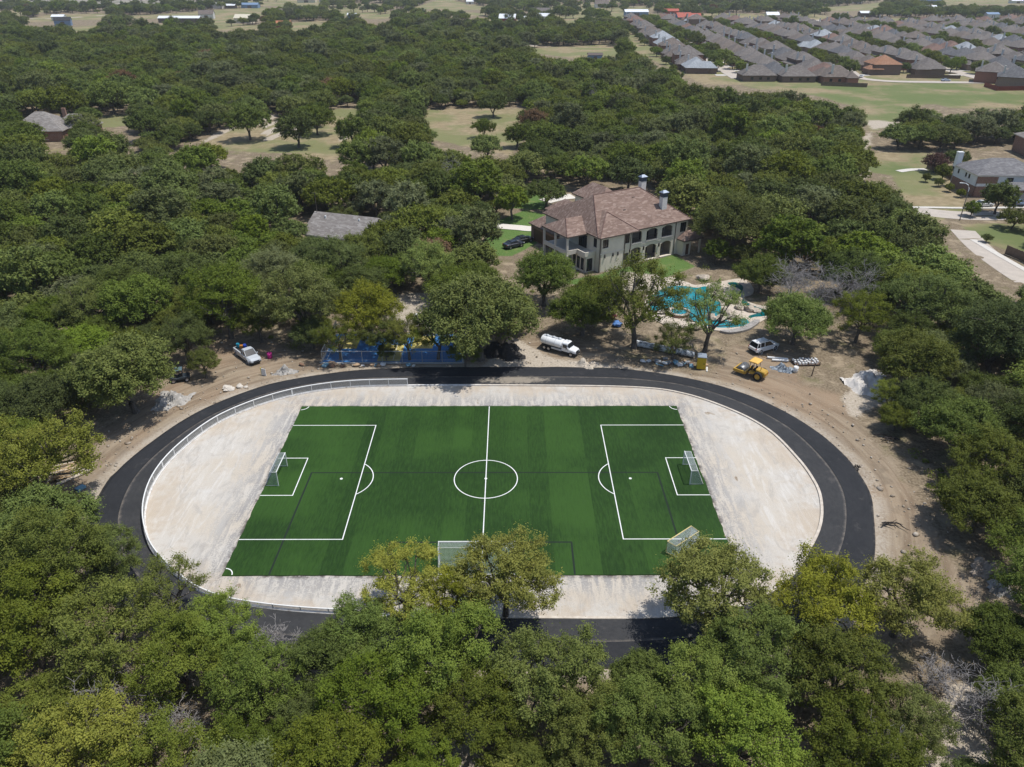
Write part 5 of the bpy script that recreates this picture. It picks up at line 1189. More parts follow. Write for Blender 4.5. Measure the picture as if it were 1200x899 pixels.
def tree_mesh(seed,shape,nclump,per,leaf,twigs=True):
    """crown + trunk meshes for a tree of nominal crown radius 5 m"""
    r=np.random.default_rng(seed); R=5.0
    P=dict(oak=dict(cz=4.0,hz=3.4,lob=26,lr=(1.05,1.85),low=-.18,gap=1.0,fork=1.9),
           elm=dict(cz=5.2,hz=4.4,lob=23,lr=(.65,1.35),low=-.45,gap=.86,fork=2.4),
           airy=dict(cz=5.6,hz=4.6,lob=22,lr=(.65,1.2),low=-.45,gap=.66,fork=2.9),
           sparse=dict(cz=5.6,hz=4.6,lob=20,lr=(.6,1.0),low=-.4,gap=.6,fork=3.0),
           round=dict(cz=4.6,hz=4.2,lob=24,lr=(1.2,1.9),low=-.5,gap=1.0,fork=1.5))[shape]
    L=[];k=0;n=P['lob']
    for i in range(n):
        z=1-(1-P['low'])*(i+.5)/n; z=max(-.6,min(1,z+r.normal()*.05)); a=i*2.39996+r.normal()*.25
        h=math.sqrt(max(0,1-z*z)); lr=r.uniform(*P['lr'])
        d=(1-lr/R*.85)*r.uniform(.72,1.14)
        L.append((math.cos(a)*h*d*R,math.sin(a)*h*d*R,P['cz']+z*d*P['hz'],lr))
    for i in range(5): a=r.random()*6.28; d=r.uniform(.5,2.2); L.append((math.cos(a)*d,math.sin(a)*d,P['cz']+r.uniform(.2,2.0),r.uniform(1.1,1.7)))
    tx,ty=r.uniform(.84,1.18,2)
    for i in range(46 if shape in('elm','airy') else 34):   # small tufts standing proud of the crown
        z=r.uniform(-.1,1); a=r.random()*6.28; h=math.sqrt(max(0,1-z*z)); d=r.uniform(.86,1.10)
        L.append((math.cos(a)*h*d*R,math.sin(a)*h*d*R,P['cz']+z*d*P['hz'],r.uniform(.45,.85)))
    L=np.array(L); L[:,0]*=tx; L[:,1]*=ty
    w=L[:,3]**1.6; w/=w.sum()
    which=r.choice(len(L),size=int(nclump*1.9),p=w)
    d=r.normal(size=(len(which),3)); d/=np.linalg.norm(d,axis=1)[:,None]; d[:,2]=np.where(d[:,2]<-.25,-d[:,2]*.6,d[:,2])
    rad=L[which,3]*r.uniform(.72,1.06,len(which))*P['gap']**.0
    C=L[which,:3]+d*rad[:,None]*np.array([1,1,.8])
    # drop clumps buried inside other lobes, and thin patches for gaps
    D=np.linalg.norm((C[:,None,:]-L[None,:,:3])/np.array([1,1,.85]),axis=2)/L[None,:,3]
    keep=(np.sort(D,axis=1)[:,0]>.62)
    g=np.sin(C[:,0]*1.7+seed)*np.sin(C[:,1]*1.9+1.3*seed)*np.sin(C[:,2]*2.1+.7*seed)
    keep&=(g<(.55 if shape in('oak','round') else .20 if shape=='elm' else .06 if shape=='airy' else .04))
    C=C[keep][:nclump]; d=d[keep][:nclump]; m=len(C)
    cr=r.uniform(.22,.44,m)
    ax=d+np.array([0,0,.45])+r.normal(size=(m,3))*.45; ax/=np.linalg.norm(ax,axis=1)[:,None]
    q0=r.normal(size=(m*per,3))*.44; al=r.normal(size=(m*per,1))*1.05
    Q=np.repeat(C,per,0)+(q0+np.repeat(ax,per,0)*al)*np.repeat(cr,per)[:,None]
    ct=d*.7+np.array([0,0,.8])+r.normal(size=(m,3))*.40
    N=np.repeat(ct,per,0)+r.normal(size=(m*per,3))*.48; N/=np.linalg.norm(N,axis=1)[:,None]
    T=np.cross(N,r.normal(size=N.shape)); T/=np.linalg.norm(T,axis=1)[:,None]+1e-9; B=np.cross(N,T)
    s=leaf*r.uniform(.6,1.3,m*per)[:,None]
    V=np.stack([Q-T*s,Q-B*s*.55+N*s*.08,Q+T*s,Q+B*s*.55+N*s*.08],1).reshape(-1,3)
    F=np.arange(len(V)).reshape(-1,4)
    # trunk and limbs
    t=MB(); fk=P['fork']; lean=r.normal(size=2)*.25
    top=np.array([lean[0],lean[1],fk])
    t.tube([(0,0,-.3),(0.02,0,.25),(lean[0]*.4,lean[1]*.4,fk*.55),tuple(top)],[.5,.36,.30,.30],8)
    ends=L[:n] if twigs else L[:n:2]
    order=np.argsort(np.arctan2(ends[:,1],ends[:,0])); groups=np.array_split(order,5 if twigs else 3)
    for gq in groups:
        c=ends[gq,:3].mean(0); fkp=top+(c-top)*.45+r.normal(size=3)*.25; fkp[2]+=.25
        t.tube([tuple(top-np.array([0,0,.12])),tuple(top+(fkp-top)*.5+r.normal(size=3)*.15),tuple(fkp)],[.23,.19,.15],6)
        for e in gq:
            p=ends[e,:3]; tip=p+(p-fkp)/(np.linalg.norm(p-fkp)+.01)*ends[e,3]*.55
            mid=fkp+(p-fkp)*.5+r.normal(size=3)*.3
            t.tube([tuple(fkp),tuple(mid),tuple(p),tuple(tip)],[.12,.09,.055,.015],5)
            if twigs:
                for q in range(3):
                    e2=p+r.normal(size=3)*ends[e,3]*.62; t.tube([tuple(mid+(p-mid)*r.random()),tuple((p+e2)/2+r.normal(size=3)*.15),tuple(e2)],[.045,.03,.01],4)
    return V,F,t
def dead_mesh(seed,R=4.0,H=7.5,lev=4):
    r=np.random.default_rng(seed); t=MB()
    def grow(p,d,L,rad,l):
        pts=[p]; rr_=[rad]; q=p.copy(); dd_=d.copy()
        for k in range(5):
            dd_=dd_+r.normal(size=3)*(.10 if l==0 else .22); dd_[2]+=.03; dd_/=np.linalg.norm(dd_); q=q+dd_*L/5; pts.append(q.copy()); rr_.append(max(.018,rad*(1-.15*(k+1))))
        t.tube([tuple(a) for a in pts],rr_,6 if l<2 else 4)
        if l<lev:
            for k in range((7,5,4,3)[l]):
                i=int(r.integers(2,6)); nd=dd_+r.normal(size=3)*(.95 if l<2 else .75); nd[2]=nd[2]*.55+(.45 if l==0 else .2); nd/=np.linalg.norm(nd)
                grow(pts[i],nd,L*r.uniform(.6,.95 if l==0 else .8),max(.02,rr_[i]*.6),l+1)
    grow(np.array([0,0,-.2]),np.array([.08,.03,1.]),H*.36,.07+H*.017,0)
    return t
CROWN={};TRUNK={}
def variant(key,seed,shape,nclump,per,leaf,twigs=True):
    V,F,t=tree_mesh(seed,shape,nclump,per,leaf,twigs)
    CROWN[key]=(V,F); 
    o=t.build('trunk',M_BARK,None,recalc=False); TRUNK[key]=o.data; bpy.data.objects.remove(o)
for i in range(4): variant(('near','oak',i),100+i,'oak',2050,22,.116)
for i in range(4): variant(('near','elm',i),200+i,'elm',1600,23,.103)
for i in range(3): variant(('near','airy',i),300+i,'airy',1050,23,.10)
for i in range(2): variant(('near','sparse',i),350+i,'sparse',600,22,.10)
for i in range(2): variant(('near','round',i),400+i,'round',2000,20,.112)
for i in range(4): variant(('mid','oak',i),500+i,'oak',900,15,.22,False)
for i in range(2): variant(('mid','elm',i),600+i,'elm',850,15,.22,False)
for i in range(2): variant(('mid','round',i),700+i,'round',850,15,.22,False)
NV={k:sum(1 for q in CROWN if q[:2]==k) for k in {q[:2] for q in CROWN}}
_cm={}
def crown_mesh(key,col):
    if (key,col) not in _cm:
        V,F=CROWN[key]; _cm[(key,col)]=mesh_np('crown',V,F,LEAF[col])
    return _cm[(key,col)]
TREES=[]   # x,y,radius,height scale,shape,colour,label,name
def add_tree(x,y,R,shape,col,label,cat='tree',group='oaks and elms of the wood',lod=None,hs=1.0,name='oak_tree',lean=0.0):
    near=(math.hypot(x,y)<165) if lod is None else lod=='near'
    sh=shape if near or shape not in('airy','sparse') else 'elm'
    key=('near' if near else 'mid',sh,int(rng.integers(0,NV[('near' if near else 'mid',sh)])))
    s=R/5.0
    e=empty(name,(x,y,0),float(rng.uniform(0,6.28)),label,cat,group); e.scale=(s,s,s*hs)
    if lean: e.rotation_euler[1]=lean
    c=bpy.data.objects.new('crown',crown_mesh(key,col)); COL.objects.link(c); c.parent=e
    t=bpy.data.objects.new('trunk',TRUNK[key]); COL.objects.link(t); t.parent=e
    TREES.append((x,y,R)); return e
CZ=dict(sparse=5.9,oak=4.6,elm=5.6,airy=5.9,round=4.9)
def tree_px(cx,cy,wpx,shape,col,label,hs=1.0,**kw):
    """tree whose crown centre shows at (cx,cy) with crown width wpx in the photo"""
    z=5.0
    for _ in range(4):
        R=wpx*math.sqrt(1+KPX*KPX/FPX/FPX)/(KPX+cy-449.5)*(CAM_H-z)/2*1.0; z=CZ[shape]*R/5*hs
    x,y=G(cx,cy,z); return add_tree(x,y,R,shape,col,label,hs=hs,**kw)
# --- trees one can pick out in the photograph (crown centre, crown width)
NAMED=[
 (60,655,125,'elm','olive','broad olive oak at the left edge just below the lumber pile'),
 (128,652,75,'elm','green','small green tree touching the outer track edge at the lower left'),
 (196,690,84,'sparse','olive','thin grey twigged tree overhanging the lower left bend of the track'),
 (258,742,92,'elm','green','bright topped tree rising over the lower left track bend'),
 (30,730,130,'elm','olive','olive oak at the left edge under the broad one'),
 (125,745,125,'elm','olive','olive oak between the left edge and the thin grey twigged tree'),
 (206,775,105,'elm','olive','olive tree left of the bright topped tree in the foreground'),
 (300,800,105,'elm','green','green tree in the foreground right below the bright topped tree'),
 (385,775,92,'elm','green','feathery green tree left of the yellowish tree group on the near track straight'),
 (474,688,100,'airy','yellow','loose yellow green tree just left of the large goal'),
 (592,676,116,'elm','yellow','tall yellowish tree standing in front of the large goal'),
 (532,706,84,'airy','yellow','low yellow green tree between the two yellowish trees at the large goal'),
 (452,394,50,'elm','olive','bushy olive tree in front of the left half of the court'),
 (420,745,95,'elm','green','green tree below the loose tree left of the large goal'),
 (520,765,125,'elm','green','wide green tree below the yellowish one in front of the goal'),
 (640,790,122,'elm','olive','olive tree whose crown reaches the bare near stretch of track'),
 (560,835,110,'elm','olive','olive tree at the lower centre beside the bare soil gap'),
 (440,825,115,'elm','green','green tree left of the bare soil gap at the bottom'),
 (690,850,100,'elm','olive','olive tree at the bottom between the soil gap and the light green trees'),
 (760,850,118,'elm','bright','brightest light green tree at the bottom right of centre'),
 (828,800,105,'elm','bright','light green tree behind the brightest one'),
 (836,690,128,'elm','yellow','yellowish open tree covering the right front corner of the turf'),
 (890,775,120,'elm','green','deep green tree below the yellowish tree at the turf corner'),
 (960,705,112,'elm','yellow','yellow green tree overhanging the lower right bend of the track'),
 (1062,700,112,'elm','yellow','yellow green tree right of the lower right track bend on the bare ground'),
 (985,790,120,'elm','olive','olive tree below the yellow green tree at the right bend'),
 (870,865,125,'elm','bright','light green tree at the bottom edge right of the brightest one'),
 (1010,870,110,'elm','olive','olive tree at the bottom edge left of the grey dead tree'),
 (1172,745,85,'oak','dark','dark oak at the right edge below the rubble heap'),
 (1190,815,80,'oak','dark','dark oak in the lower right corner'),
 (38,540,120,'elm','yellow','big yellowish oak at the left edge above the lumber pile'),
 (146,436,120,'oak','olive','leaning oak at the edge of the dirt with a stone heap at its foot'),
 (50,470,80,'oak','dark','dark oak behind the big yellowish oak at the left edge'),
 (238,425,36,'elm','olive','small bushy tree between the buggy and the silver pickup'),
 (352,352,92,'elm','olive','large olive oak behind the silver pickup'),
 (262,350,92,'elm','green','green oak above the buggy'),
 (430,365,76,'elm','yellow','yellowish tree at the left end of the blue court'),
 (562,368,132,'oak','olive','large spreading oak over the right end of the court'),
 (452,412,22,'elm','green','slim young tree in front of the court'),
 (545,412,38,'elm','green','small tree at the right front corner of the court'),
 (215,396,62,'elm','dark','dark tree overhanging the buggy at the left'),
 (302,373,56,'elm','olive','olive tree overhanging the tail of the silver pickup'),
 (366,388,48,'oak','dark','dark oak between the magenta barrel and the blue court'),
 (396,396,50,'airy','olive','thin young tree at the left front corner of the court'),
 (478,394,54,'airy','yellow','thin yellowish tree in the middle of the court front'),
 (512,390,60,'airy','green','open green tree in front of the right half of the court'),
 (638,325,72,'round','green','round green tree in front of the mansion terrace'),
 (684,362,74,'oak','dark','dark oak standing directly behind the tanker'),
 (748,352,104,'airy','olive','open oak with grey limbs left of the pool'),
 (832,368,84,'sparse','green','slim open tree between the pool and the yellow toilet'),
 (935,372,76,'oak','green','rounded oak behind the white car right of the pool'),
 (862,258,88,'oak','olive','broad oak at the right end of the mansion'),
 (805,232,70,'oak','olive','olive oak behind the right end of the mansion roof'),
 (500,310,62,'elm','bright','light green tree above the bare patch behind the court'),
 (400,258,34,'elm','olive','small loose tree in front of the grey gabled roof'),
 (425,293,58,'oak','olive','olive oak in front of the right end of the grey gabled house'),
 (370,297,54,'oak','dark','dark oak in front of the left end of the grey gabled house'),
 (700,345,60,'oak','olive','olive oak between the round green tree and the open oak left of the pool'),
 (790,400,46,'airy','olive','loose tree over the right end of the wrapped roll'),
 (600,235,40,'elm','bright','light green tree beside the mansion driveway'),
 (640,225,40,'oak','dark','dark tree on the lawn left of the back wing of the mansion'),
 (1010,370,60,'airy','olive','slim tree on the bare slope right of the grey dead tree'),
 (893,318,56,'oak','dark','dark oak between the pool channel and the grey dead trees'),
 (1000,318,70,'oak','dark','dark oak behind the bare slope right of the grey dead trees'),
 (1075,420,90,'oak','olive','olive oak overhanging the white caliche heap'),
 (1070,335,70,'oak','olive','rounded oak above the bare slope right of the pool'),
 (1150,590,90,'oak','olive','olive oak at the right edge of the bare ground beside the track'),
 (1125,500,90,'oak','green','green oak at the edge of the right hand woods level with the turf'),
 (290,142,44,'round','dark','big dark round tree standing alone in the dry clearing'),
 (347,150,46,'round','dark','dark round tree right of the lone one in the dry clearing'),
 (370,140,36,'round','dark','dark tree at the right end of the dry clearing'),
 (412,153,40,'round','dark','dark tree left of the large dry meadow'),
 (440,150,36,'round','dark','second dark tree left of the large dry meadow'),
 (486,118,34,'round','dark','dark round tree at the top left corner of the large dry meadow'),
 (578,122,30,'round','dark','dark tree on the far edge of the large dry meadow'),
 (567,150,24,'round','dark','small dark tree standing in the large dry meadow'),
 (606,158,30,'round','dark','dark round tree at the right end of the large dry meadow'),
 (570,172,38,'oak','green','low spreading tree at the near edge of the large dry meadow'),
 (130,112,46,'oak','green','tall green tree behind the pale road left of the dry clearing'),
 (170,118,40,'oak','green','green tree at the right end of the pale road by the far left house'),
 (70,120,50,'oak','olive','wide olive tree behind the grey sprawling house'),
 (28,158,44,'oak','green','green tree in front of the grey sprawling house at its left'),
 (737,203,52,'oak','dark','dark oak behind the rear wing of the mansion'),
 (690,199,46,'oak','green','green oak behind the left rear wing of the mansion'),
 (965,1000,60,'elm','olive',''),
]
for q in NAMED:
    if q[6-1]: tree_px(*q[:5],q[5])
for k,(px,py) in enumerate(((1085,207),(1100,212.5),(1112.5,218.5),(1125.5,225))):
    tree_px(px+.8,py+1,11,'round','olive',f'{ORD[k]} of four small round trees on the dry lawn counting from the back',group='young trees on the dry lawn',lod='mid',name='young_tree')
for px,py,w,s,c,l in ((1097,190,24,'round','maroon','maroon leaved tree at the back corner of the neighbour lawn'),(1106,201,20,'round','olive','pale olive tree in front of the maroon one'),(1140,244,20,'round','dark','dark young street tree left of the big one on the street'),(1172,231,42,'round','dark','big dark street tree in front of the neighbour garage'),(1150,217,18,'elm','green','green tree against the front corner of the white sided house'),(1190,255,30,'oak','olive','olive tree at the right edge beside the street'),(1121,185,26,'oak','dark','dark tree behind the maroon tree and the white chimney'),(1157,279,11,'round','green','small round bush on the verge between street and sidewalk')):
    tree_px(px,py,w,s,c,l,lod='mid',group='trees around the neighbour house',name='garden_tree')
# dead trees
def dead(px,py,R,H,label,seed,m=None):
    t=dead_mesh(seed,R,H); a=G(px,py); e=empty('dead_tree',(*a,0),0,label,'dead tree','bare dead trees')
    t.build('trunk',m or M_GBARK,e,recalc=False); TREES.append((a[0],a[1],2.2)); return e
dead(955,372,4,13,'large bare grey dead tree right of the pool channel',31); dead(985,366,4,12,'bare grey dead tree just right of the large one by the pool channel',32)
dead(1112,838,3,6.5,'bare grey dead tree over the soil gap at the lower right',33); dead(1085,806,3,5,'smaller bare dead tree left of the one in the lower right gap',38); dead(327,778,2,6.5,'small bare grey tree in front of the near track at the left',34); dead(205,875,2,5.5,'bare grey dead tree low in the left foreground',35); dead(925,355,4,12,'bare twiggy grey tree left of the large dead tree by the pool',36); dead(700,128,4,11,'bare greyish tree in the wood far behind the mansion chimneys',41); dead(536,222,4,11,'bare greyish tree in the wood left of the mansion lawn',42); dead(1005,345,4,9,'bare grey tree among the oaks right of the large dead tree',43); dead(1000,905,3,6,'bare dead tree at the bottom edge right of centre',37); dead(128,862,2,7,'thin bare dead tree among the left foreground oaks',39)
tree_px(948,300,24,'round','brown','rust brown dead leaved tree above the grey dead trees',lod='mid')

# --- the rest of the wood, thrown in at random with a minimum spacing
def blocked(X,Y):
    bl=signed_dist(X,Y,CLEAR_DIRT)>np.where(Y>60,-3.6,-1.0)
    for hh in (2.5,4.5): bl|=(Y>60)&(signed_dist(X*CAM_H/(CAM_H-hh),Y*CAM_H/(CAM_H-hh),CLEAR_DIRT)>-2.6)
    for hh in (0,2.0,4.2,6.0,7.5,9.0):   # neither on open ground nor tall enough to hide it from the hill
        k=CAM_H/(CAM_H-hh)
        for P in FIELDS_W+PALE_W+GAP_W+LAWNS_W: bl|=signed_dist(X*k,Y*k,P)>(-.8 if hh==0 else .8)
    for pl,w in ROADS_W:
        for k in (1.0,1.05,1.1,1.15): bl|=line_dist(X*k,Y*k,pl)<w/2+1.5
    bl|=line_dist(X,Y,np.array([G(*q) for q in ((1128,270),(1150,292),(1185,318),(1240,352))]))<6
    bl|=line_dist(X,Y,np.array([G(*q) for q in ((1075,247),(1135,253),(1225,250))]))<6
    yard=signed_dist(X,Y,GP([(600,395),(620,370),(700,345),(740,330),(900,330),(990,370),(1030,440),(985,468),(930,445),(760,440)]))>0
    return bl|yard
def visible(X,Y,mx): return np.abs(X)<(Y*0.72+30+mx)
r=np.random.default_rng(99)
nC=90000
# candidate density falls off with distance only through the frustum
Yc=np.exp(r.uniform(math.log(22),math.log(1500),nC*2)); Xc=r.uniform(-1,1,nC*2)*(Yc*.72+42)
k=visible(Xc,Yc,10); Xc,Yc=Xc[k],Yc[k]
bl=blocked(Xc,Yc)
dens=np.ones(len(Xc)); far=np.clip((Yc-560)/160,0,1)
nz=fnoise(Xc,Yc,110,11); n2=fnoise(Xc,Yc,60,31)
dens=np.where(r.random(len(Xc))<far,np.clip((.57-nz)*8,0.06,1)*np.clip((n2-.34)*7,0.08,1),1.0)
grey_in=signed_dist(Xc,Yc,[tuple(q) for q in sb])>0
dens=np.where(grey_in,dens*.12,dens)
k=(~bl)&(r.random(len(Xc))<dens); Xc,Yc=Xc[k],Yc[k]
cell=6.0; gridd={}; REST=[]
for (x,y,R) in TREES: gridd.setdefault((int(x//cell),int(y//cell)),[]).append((x,y,R*.80))
tb=fnoise(Xc,Yc,26,77)
for i in range(len(Xc)):
    x,y=Xc[i],Yc[i]
    R=float(np.clip(r.normal(4.6,.95),2.6,6.8)) if y<75 else float(np.clip(r.normal(4.6,1.15),2.3,6.3))
    if y>420: R*=1.12
    sp=R*(.76 if y<60 else .66); ok=True; ci,cj=int(x//cell),int(y//cell)
    for a in (-2,-1,0,1,2):
        for c in (-2,-1,0,1,2):
            for (u,v,q) in gridd.get((ci+a,cj+c),()):
                if (u-x)**2+(v-y)**2<(sp+q)**2: ok=False; break
            if not ok: break
        if not ok: break
    if ok: gridd.setdefault((ci,cj),[]).append((x,y,sp)); REST.append((x,y,R,tb[i]))
REST.sort(key=lambda t:math.hypot(t[0],t[1]))
COLW={'dark':'dark green','olive':'olive green','green':'mid green','yellow':'yellowish','bright':'light green','grey':'grey green','brown':'brownish'}
def zone(x,y):
    if y<46: 
        return 'front','in the wood before the track' 
    if y<100 and x<-40: return 'left','left of the track'
    if y<100 and x>38: return 'right','right of the track'
    if x<-20 and y<165: return 'upleft','between court and grey gabled house'
    if x<30 and y<165: return 'mid','between the court and the mansion'
    if y<165: return 'upright','right of the pool'
    if x<0: return 'farleft','beyond the grey gabled house'
    return 'farright','behind the mansion and pool'
def pickcol(t,x,y):
    u=r.random()
    if y<60: tab=(('olive',.42),('green',.34),('yellow',.06),('bright',.04),('grey',.06),('dark',.08))
    else: tab=(('dark',.36),('olive',.30),('green',.14),('grey',.13),('yellow',.005),('bright',.027))
    if t>.60: tab=(('green',.4),('olive',.35),('bright',.1),('dark',.15))
    s=0
    for c,w in tab:
        s+=w
        if u<s: return c
    return 'olive'
NIND=298-len(NAMED)-10
ind=REST[:NIND]; rest=REST[NIND:]
rows={}
recs=[]
for (x,y,R,t) in ind:
    zk,zn=zone(x,y); recs.append((x,y,R,t,zk,zn,int((y-20)//9)))
byrow={}
for q in recs: byrow.setdefault((q[4],q[6]),[]).append(q)
for (zk,row) in byrow: byrow[(zk,row)].sort(key=lambda q:q[0]/q[1])
zrows={}
for (zk,row) in sorted(byrow): zrows.setdefault(zk,[]).append(row)
for (zk,row),L in byrow.items():
    ri=zrows[zk].index(row)
    for j,(x,y,R,t,_,zn,_) in enumerate(L):
        col=pickcol(t,x,y); 
        if y<60: shape=('elm','elm','oak','elm','airy')[int(r.integers(0,5))]
        else: shape=('oak','oak','oak','elm','round')[int(r.integers(0,5))]
        if col=='grey' and shape=='round': shape='oak'
        size='small' if R<4.0 else 'wide' if R>5.6 else 'medium'
        o1=ORD[j] if j<len(ORD) else 'last'
        add_tree(x,y,R,shape,col,f"{size} {COLW[col]} tree {zn}, {o1} from left, {ORD[ri]} row",hs=float(r.uniform(.80,1.08)))
# --- the far wood: one uncountable mass, instanced
def far_wood():
    src=bpy.data.collections.new('far_wood_sources'); objs=[]
    combos=[(('mid','oak',0),'dark'),(('mid','oak',1),'dark'),(('mid','oak',2),'olive'),(('mid','oak',3),'olive'),(('mid','elm',0),'green'),(('mid','round',0),'dark'),(('mid','round',1),'olive'),(('mid','elm',1),'grey'),(('mid','oak',1),'green'),(('mid','oak',0),'brown'),(('mid','round',0),'bright')]
    for i,(k_,c) in enumerate(combos):
        V,F=CROWN[k_]; me=mesh_np('far_tree',V,F,[LEAF[c],M_BARK])
        tm=TRUNK[k_]; n=len(tm.vertices); tv=np.zeros(n*3,np.float32); tm.vertices.foreach_get('co',tv); tv=tv.reshape(-1,3)
        tf=[list(p.vertices) for p in tm.polygons if len(p.vertices)==4]; 
        V2=np.concatenate([V,tv]); F2=np.concatenate([F,np.array(tf)+len(V)])
        me=mesh_np('far_tree',V2,F2,[LEAF[c],M_BARK]); mi=np.zeros(len(F2),np.int32); mi[len(F):]=1; me.polygons.foreach_set('material_index',mi)
        o=bpy.data.objects.new(f'far_tree_{i:02d}',me); src.objects.link(o); objs.append(o)
    pts=[];sc=[];rot=[];vi=[]
    for (x,y,R,t) in rest+SUBTREES:
        pts.append((x,y,-.05)); s=R/5; sc.append((s,s,s*r.uniform(.82,1.1))); rot.append(r.uniform(0,6.28))
        u=r.random()
        if t>.60: v=r.choice([8,4,3,2,6,10],p=[.3,.25,.2,.1,.1,.05])
        else: v=r.choice(11,p=[.18,.15,.14,.13,.065,.09,.07,.105,.04,.005,.025])
        vi.append(int(v))
    me=bpy.data.meshes.new('far_wood'); me.vertices.add(len(pts)); me.vertices.foreach_set('co',np.array(pts,np.float32).ravel())
    a=me.attributes.new('sc','FLOAT_VECTOR','POINT'); a.data.foreach_set('vector',np.array(sc,np.float32).ravel())
    a=me.attributes.new('rz','FLOAT','POINT'); a.data.foreach_set('value',np.array(rot,np.float32))
    a=me.attributes.new('vi','INT','POINT'); a.data.foreach_set('value',np.array(vi,np.int32))
    o=bpy.data.objects.new('far_wood',me); COL.objects.link(o)
    ng=bpy.data.node_groups.new('far_wood_scatter','GeometryNodeTree')
    ng.interface.new_socket('Geometry',in_out='INPUT',socket_type='NodeSocketGeometry'); ng.interface.new_socket('Geometry',in_out='OUTPUT',socket_type='NodeSocketGeometry')
    N=ng.nodes; Lk=ng.links
    gi=N.new('NodeGroupInput'); go=N.new('NodeGroupOutput'); ip=N.new('GeometryNodeInstanceOnPoints'); ci=N.new('GeometryNodeCollectionInfo')
    ci.inputs['Collection'].default_value=src; ci.inputs['Separate Children'].default_value=True; ci.inputs['Reset Children'].default_value=True
    def at(n,dt):
        x=N.new('GeometryNodeInputNamedAttribute'); x.data_type=dt; x.inputs['Name'].default_value=n; return x.outputs['Attribute']
    cx=N.new('ShaderNodeCombineXYZ'); Lk.new(at('rz','FLOAT'),cx.inputs[2])
    Lk.new(gi.outputs[0],ip.inputs['Points']); Lk.new(ci.outputs[0],ip.inputs['Instance']); ip.inputs['Pick Instance'].default_value=True
    Lk.new(at('vi','INT'),ip.inputs['Instance Index']); Lk.new(cx.outputs[0],ip.inputs['Rotation']); Lk.new(at('sc','FLOAT_VECTOR'),ip.inputs['Scale'])
    Lk.new(ip.outputs[0],go.inputs[0])
    md=o.modifiers.new('scatter','NODES'); md.node_group=ng
    tag(o,'far woodland running to the skyline around the dry fields','woods',None,'stuff')
    print('trees individual',len(TREES),'far',len(pts))
# ------------------------------------------------------------------ the housing estate
M_HB=[mat('estate_brick_tan',(0.27,0.20,0.15),.9,var=.15),mat('estate_brick_red',(0.26,0.13,0.09),.9,var=.15),mat('estate_brick_brown',(0.17,0.12,0.095),.9,var=.15)]
RO=[shingle('estate_grey',(0.138,0.122,0.112),(0.178,0.160,0.147),(0.225,0.205,0.19)),shingle('estate_brown_grey',(0.135,0.112,0.098),(0.175,0.147,0.128),(0.215,0.185,0.165)),shingle('estate_dark',(0.10,0.10,0.105),(0.135,0.135,0.14),(0.17,0.17,0.175)),
    shingle('estate_terracotta',(0.26,0.135,0.08),(0.32,0.175,0.11),(0.36,0.22,0.15)),shingle('estate_pale',(0.27,0.29,0.31),(0.34,0.36,0.38),(0.40,0.42,0.43)),shingle('estate_rust',(0.165,0.105,0.085),(0.21,0.14,0.115),(0.25,0.17,0.14))]
RON=['grey','brownish grey','dark slate','terracotta','pale grey','rusty brown']
M_CHW=mat('pale_chimney',(0.58,0.56,0.53),.9)
def proto(kind):
    r1=MB(); w=MB(); c=MB(); wn=[]
    if kind==0:
        hip(r1,-9,9,-7,7,3.0,4.6); hip(r1,-9.4,-1.5,-10.5,1,2.95,3.1); w.box(-8.5,8.5,-6.5,6.5,0,2.8); w.box(-8.9,-2,-10,-6.5,0,2.75); c.box(6.0,6.9,3,3.8,3,8.2); wn=[(8.5,-6.5,2,3.6)]
    elif kind==1:
        hip(r1,-8,8,-8,8,5.4,4.4); hip(r1,0,8.6,-11,-2,3.0,2.7); w.box(-7.5,7.5,-7.5,7.5,0,5.2); w.box(.5,8.1,-10.5,-7.5,0,2.8); c.box(-5,-4.1,5.2,6.0,5,10.2)
    elif kind==2:
        hip(r1,-9,8,-6.5,8,3.2,4.9); hip(r1,-1,9.4,-9.5,2,3.1,3.6); hip(r1,-9.5,-3,2,10.5,3.0,2.7); w.box(-8.5,7.5,-6,7.5,0,3.0); w.box(-.5,8.9,-9,-6,0,2.9); w.box(-9,-3.5,7.5,10,0,2.8); c.box(3,3.9,5.2,6.0,3,9)
    else:
        hip(r1,-8.5,8.5,-7,6,5.2,3.6); hip(r1,-8.8,8.8,-10,8.6,2.9,1.6); w.box(-8,8,-6.5,5.5,0,5.0); w.box(-8.3,8.3,-9.5,8.1,0,2.8); c.box(-7,-6.1,4.6,5.4,4,9.2)
    o1=r1.build('roof',[RO[0],M_GUT]); o2=w.build('wall',M_HB[0]); o3=c.build('chimney',M_CHW)
    d=(o1.data,o2.data,o3.data)
    for o in (o1,o2,o3): bpy.data.objects.remove(o)
    return d
PR=[proto(k) for k in range(4)]
_hm={}
def varmesh(k,part,m):
    key=(k,part,m.name)
    if key not in _hm:
        me=PR[k][part].copy(); me.materials[0]=m; _hm[key]=me
    return _hm[key]
NH=0; SUBTREES=[]
def house(x,y,rz,k,ro,wa,label,chim=True,win=False,group='grey roofed estate houses',sc=1.0):
    global NH; NH+=1
    e=empty('house',(x,y,0),rz,label,'house',group); e.scale=(sc,sc,sc)
    rf=None
    for nm,i,m in (('roof',0,RO[ro]),('wall',1,M_HB[wa]),('chimney',2,M_CHW)):
        if nm=='chimney' and not chim: continue
        o=bpy.data.objects.new(nm,varmesh(k,i,m)); COL.objects.link(o); o.parent=e
    if win:
        z0,z1=((.9,2.2),(3.4,4.7),(.9,2.3),(3.3,4.5))[k]; y1=(6.5,7.5,7.5,5.5)[k]
        for xx in (-5,-1,3.5):
            window(e,(8,y1+.0),(-8,y1+.0),8-xx-1.2,8-xx+.2,z0,z1,2,1,depth=-.06,trim=False)
    return e
rr=np.random.default_rng(17)
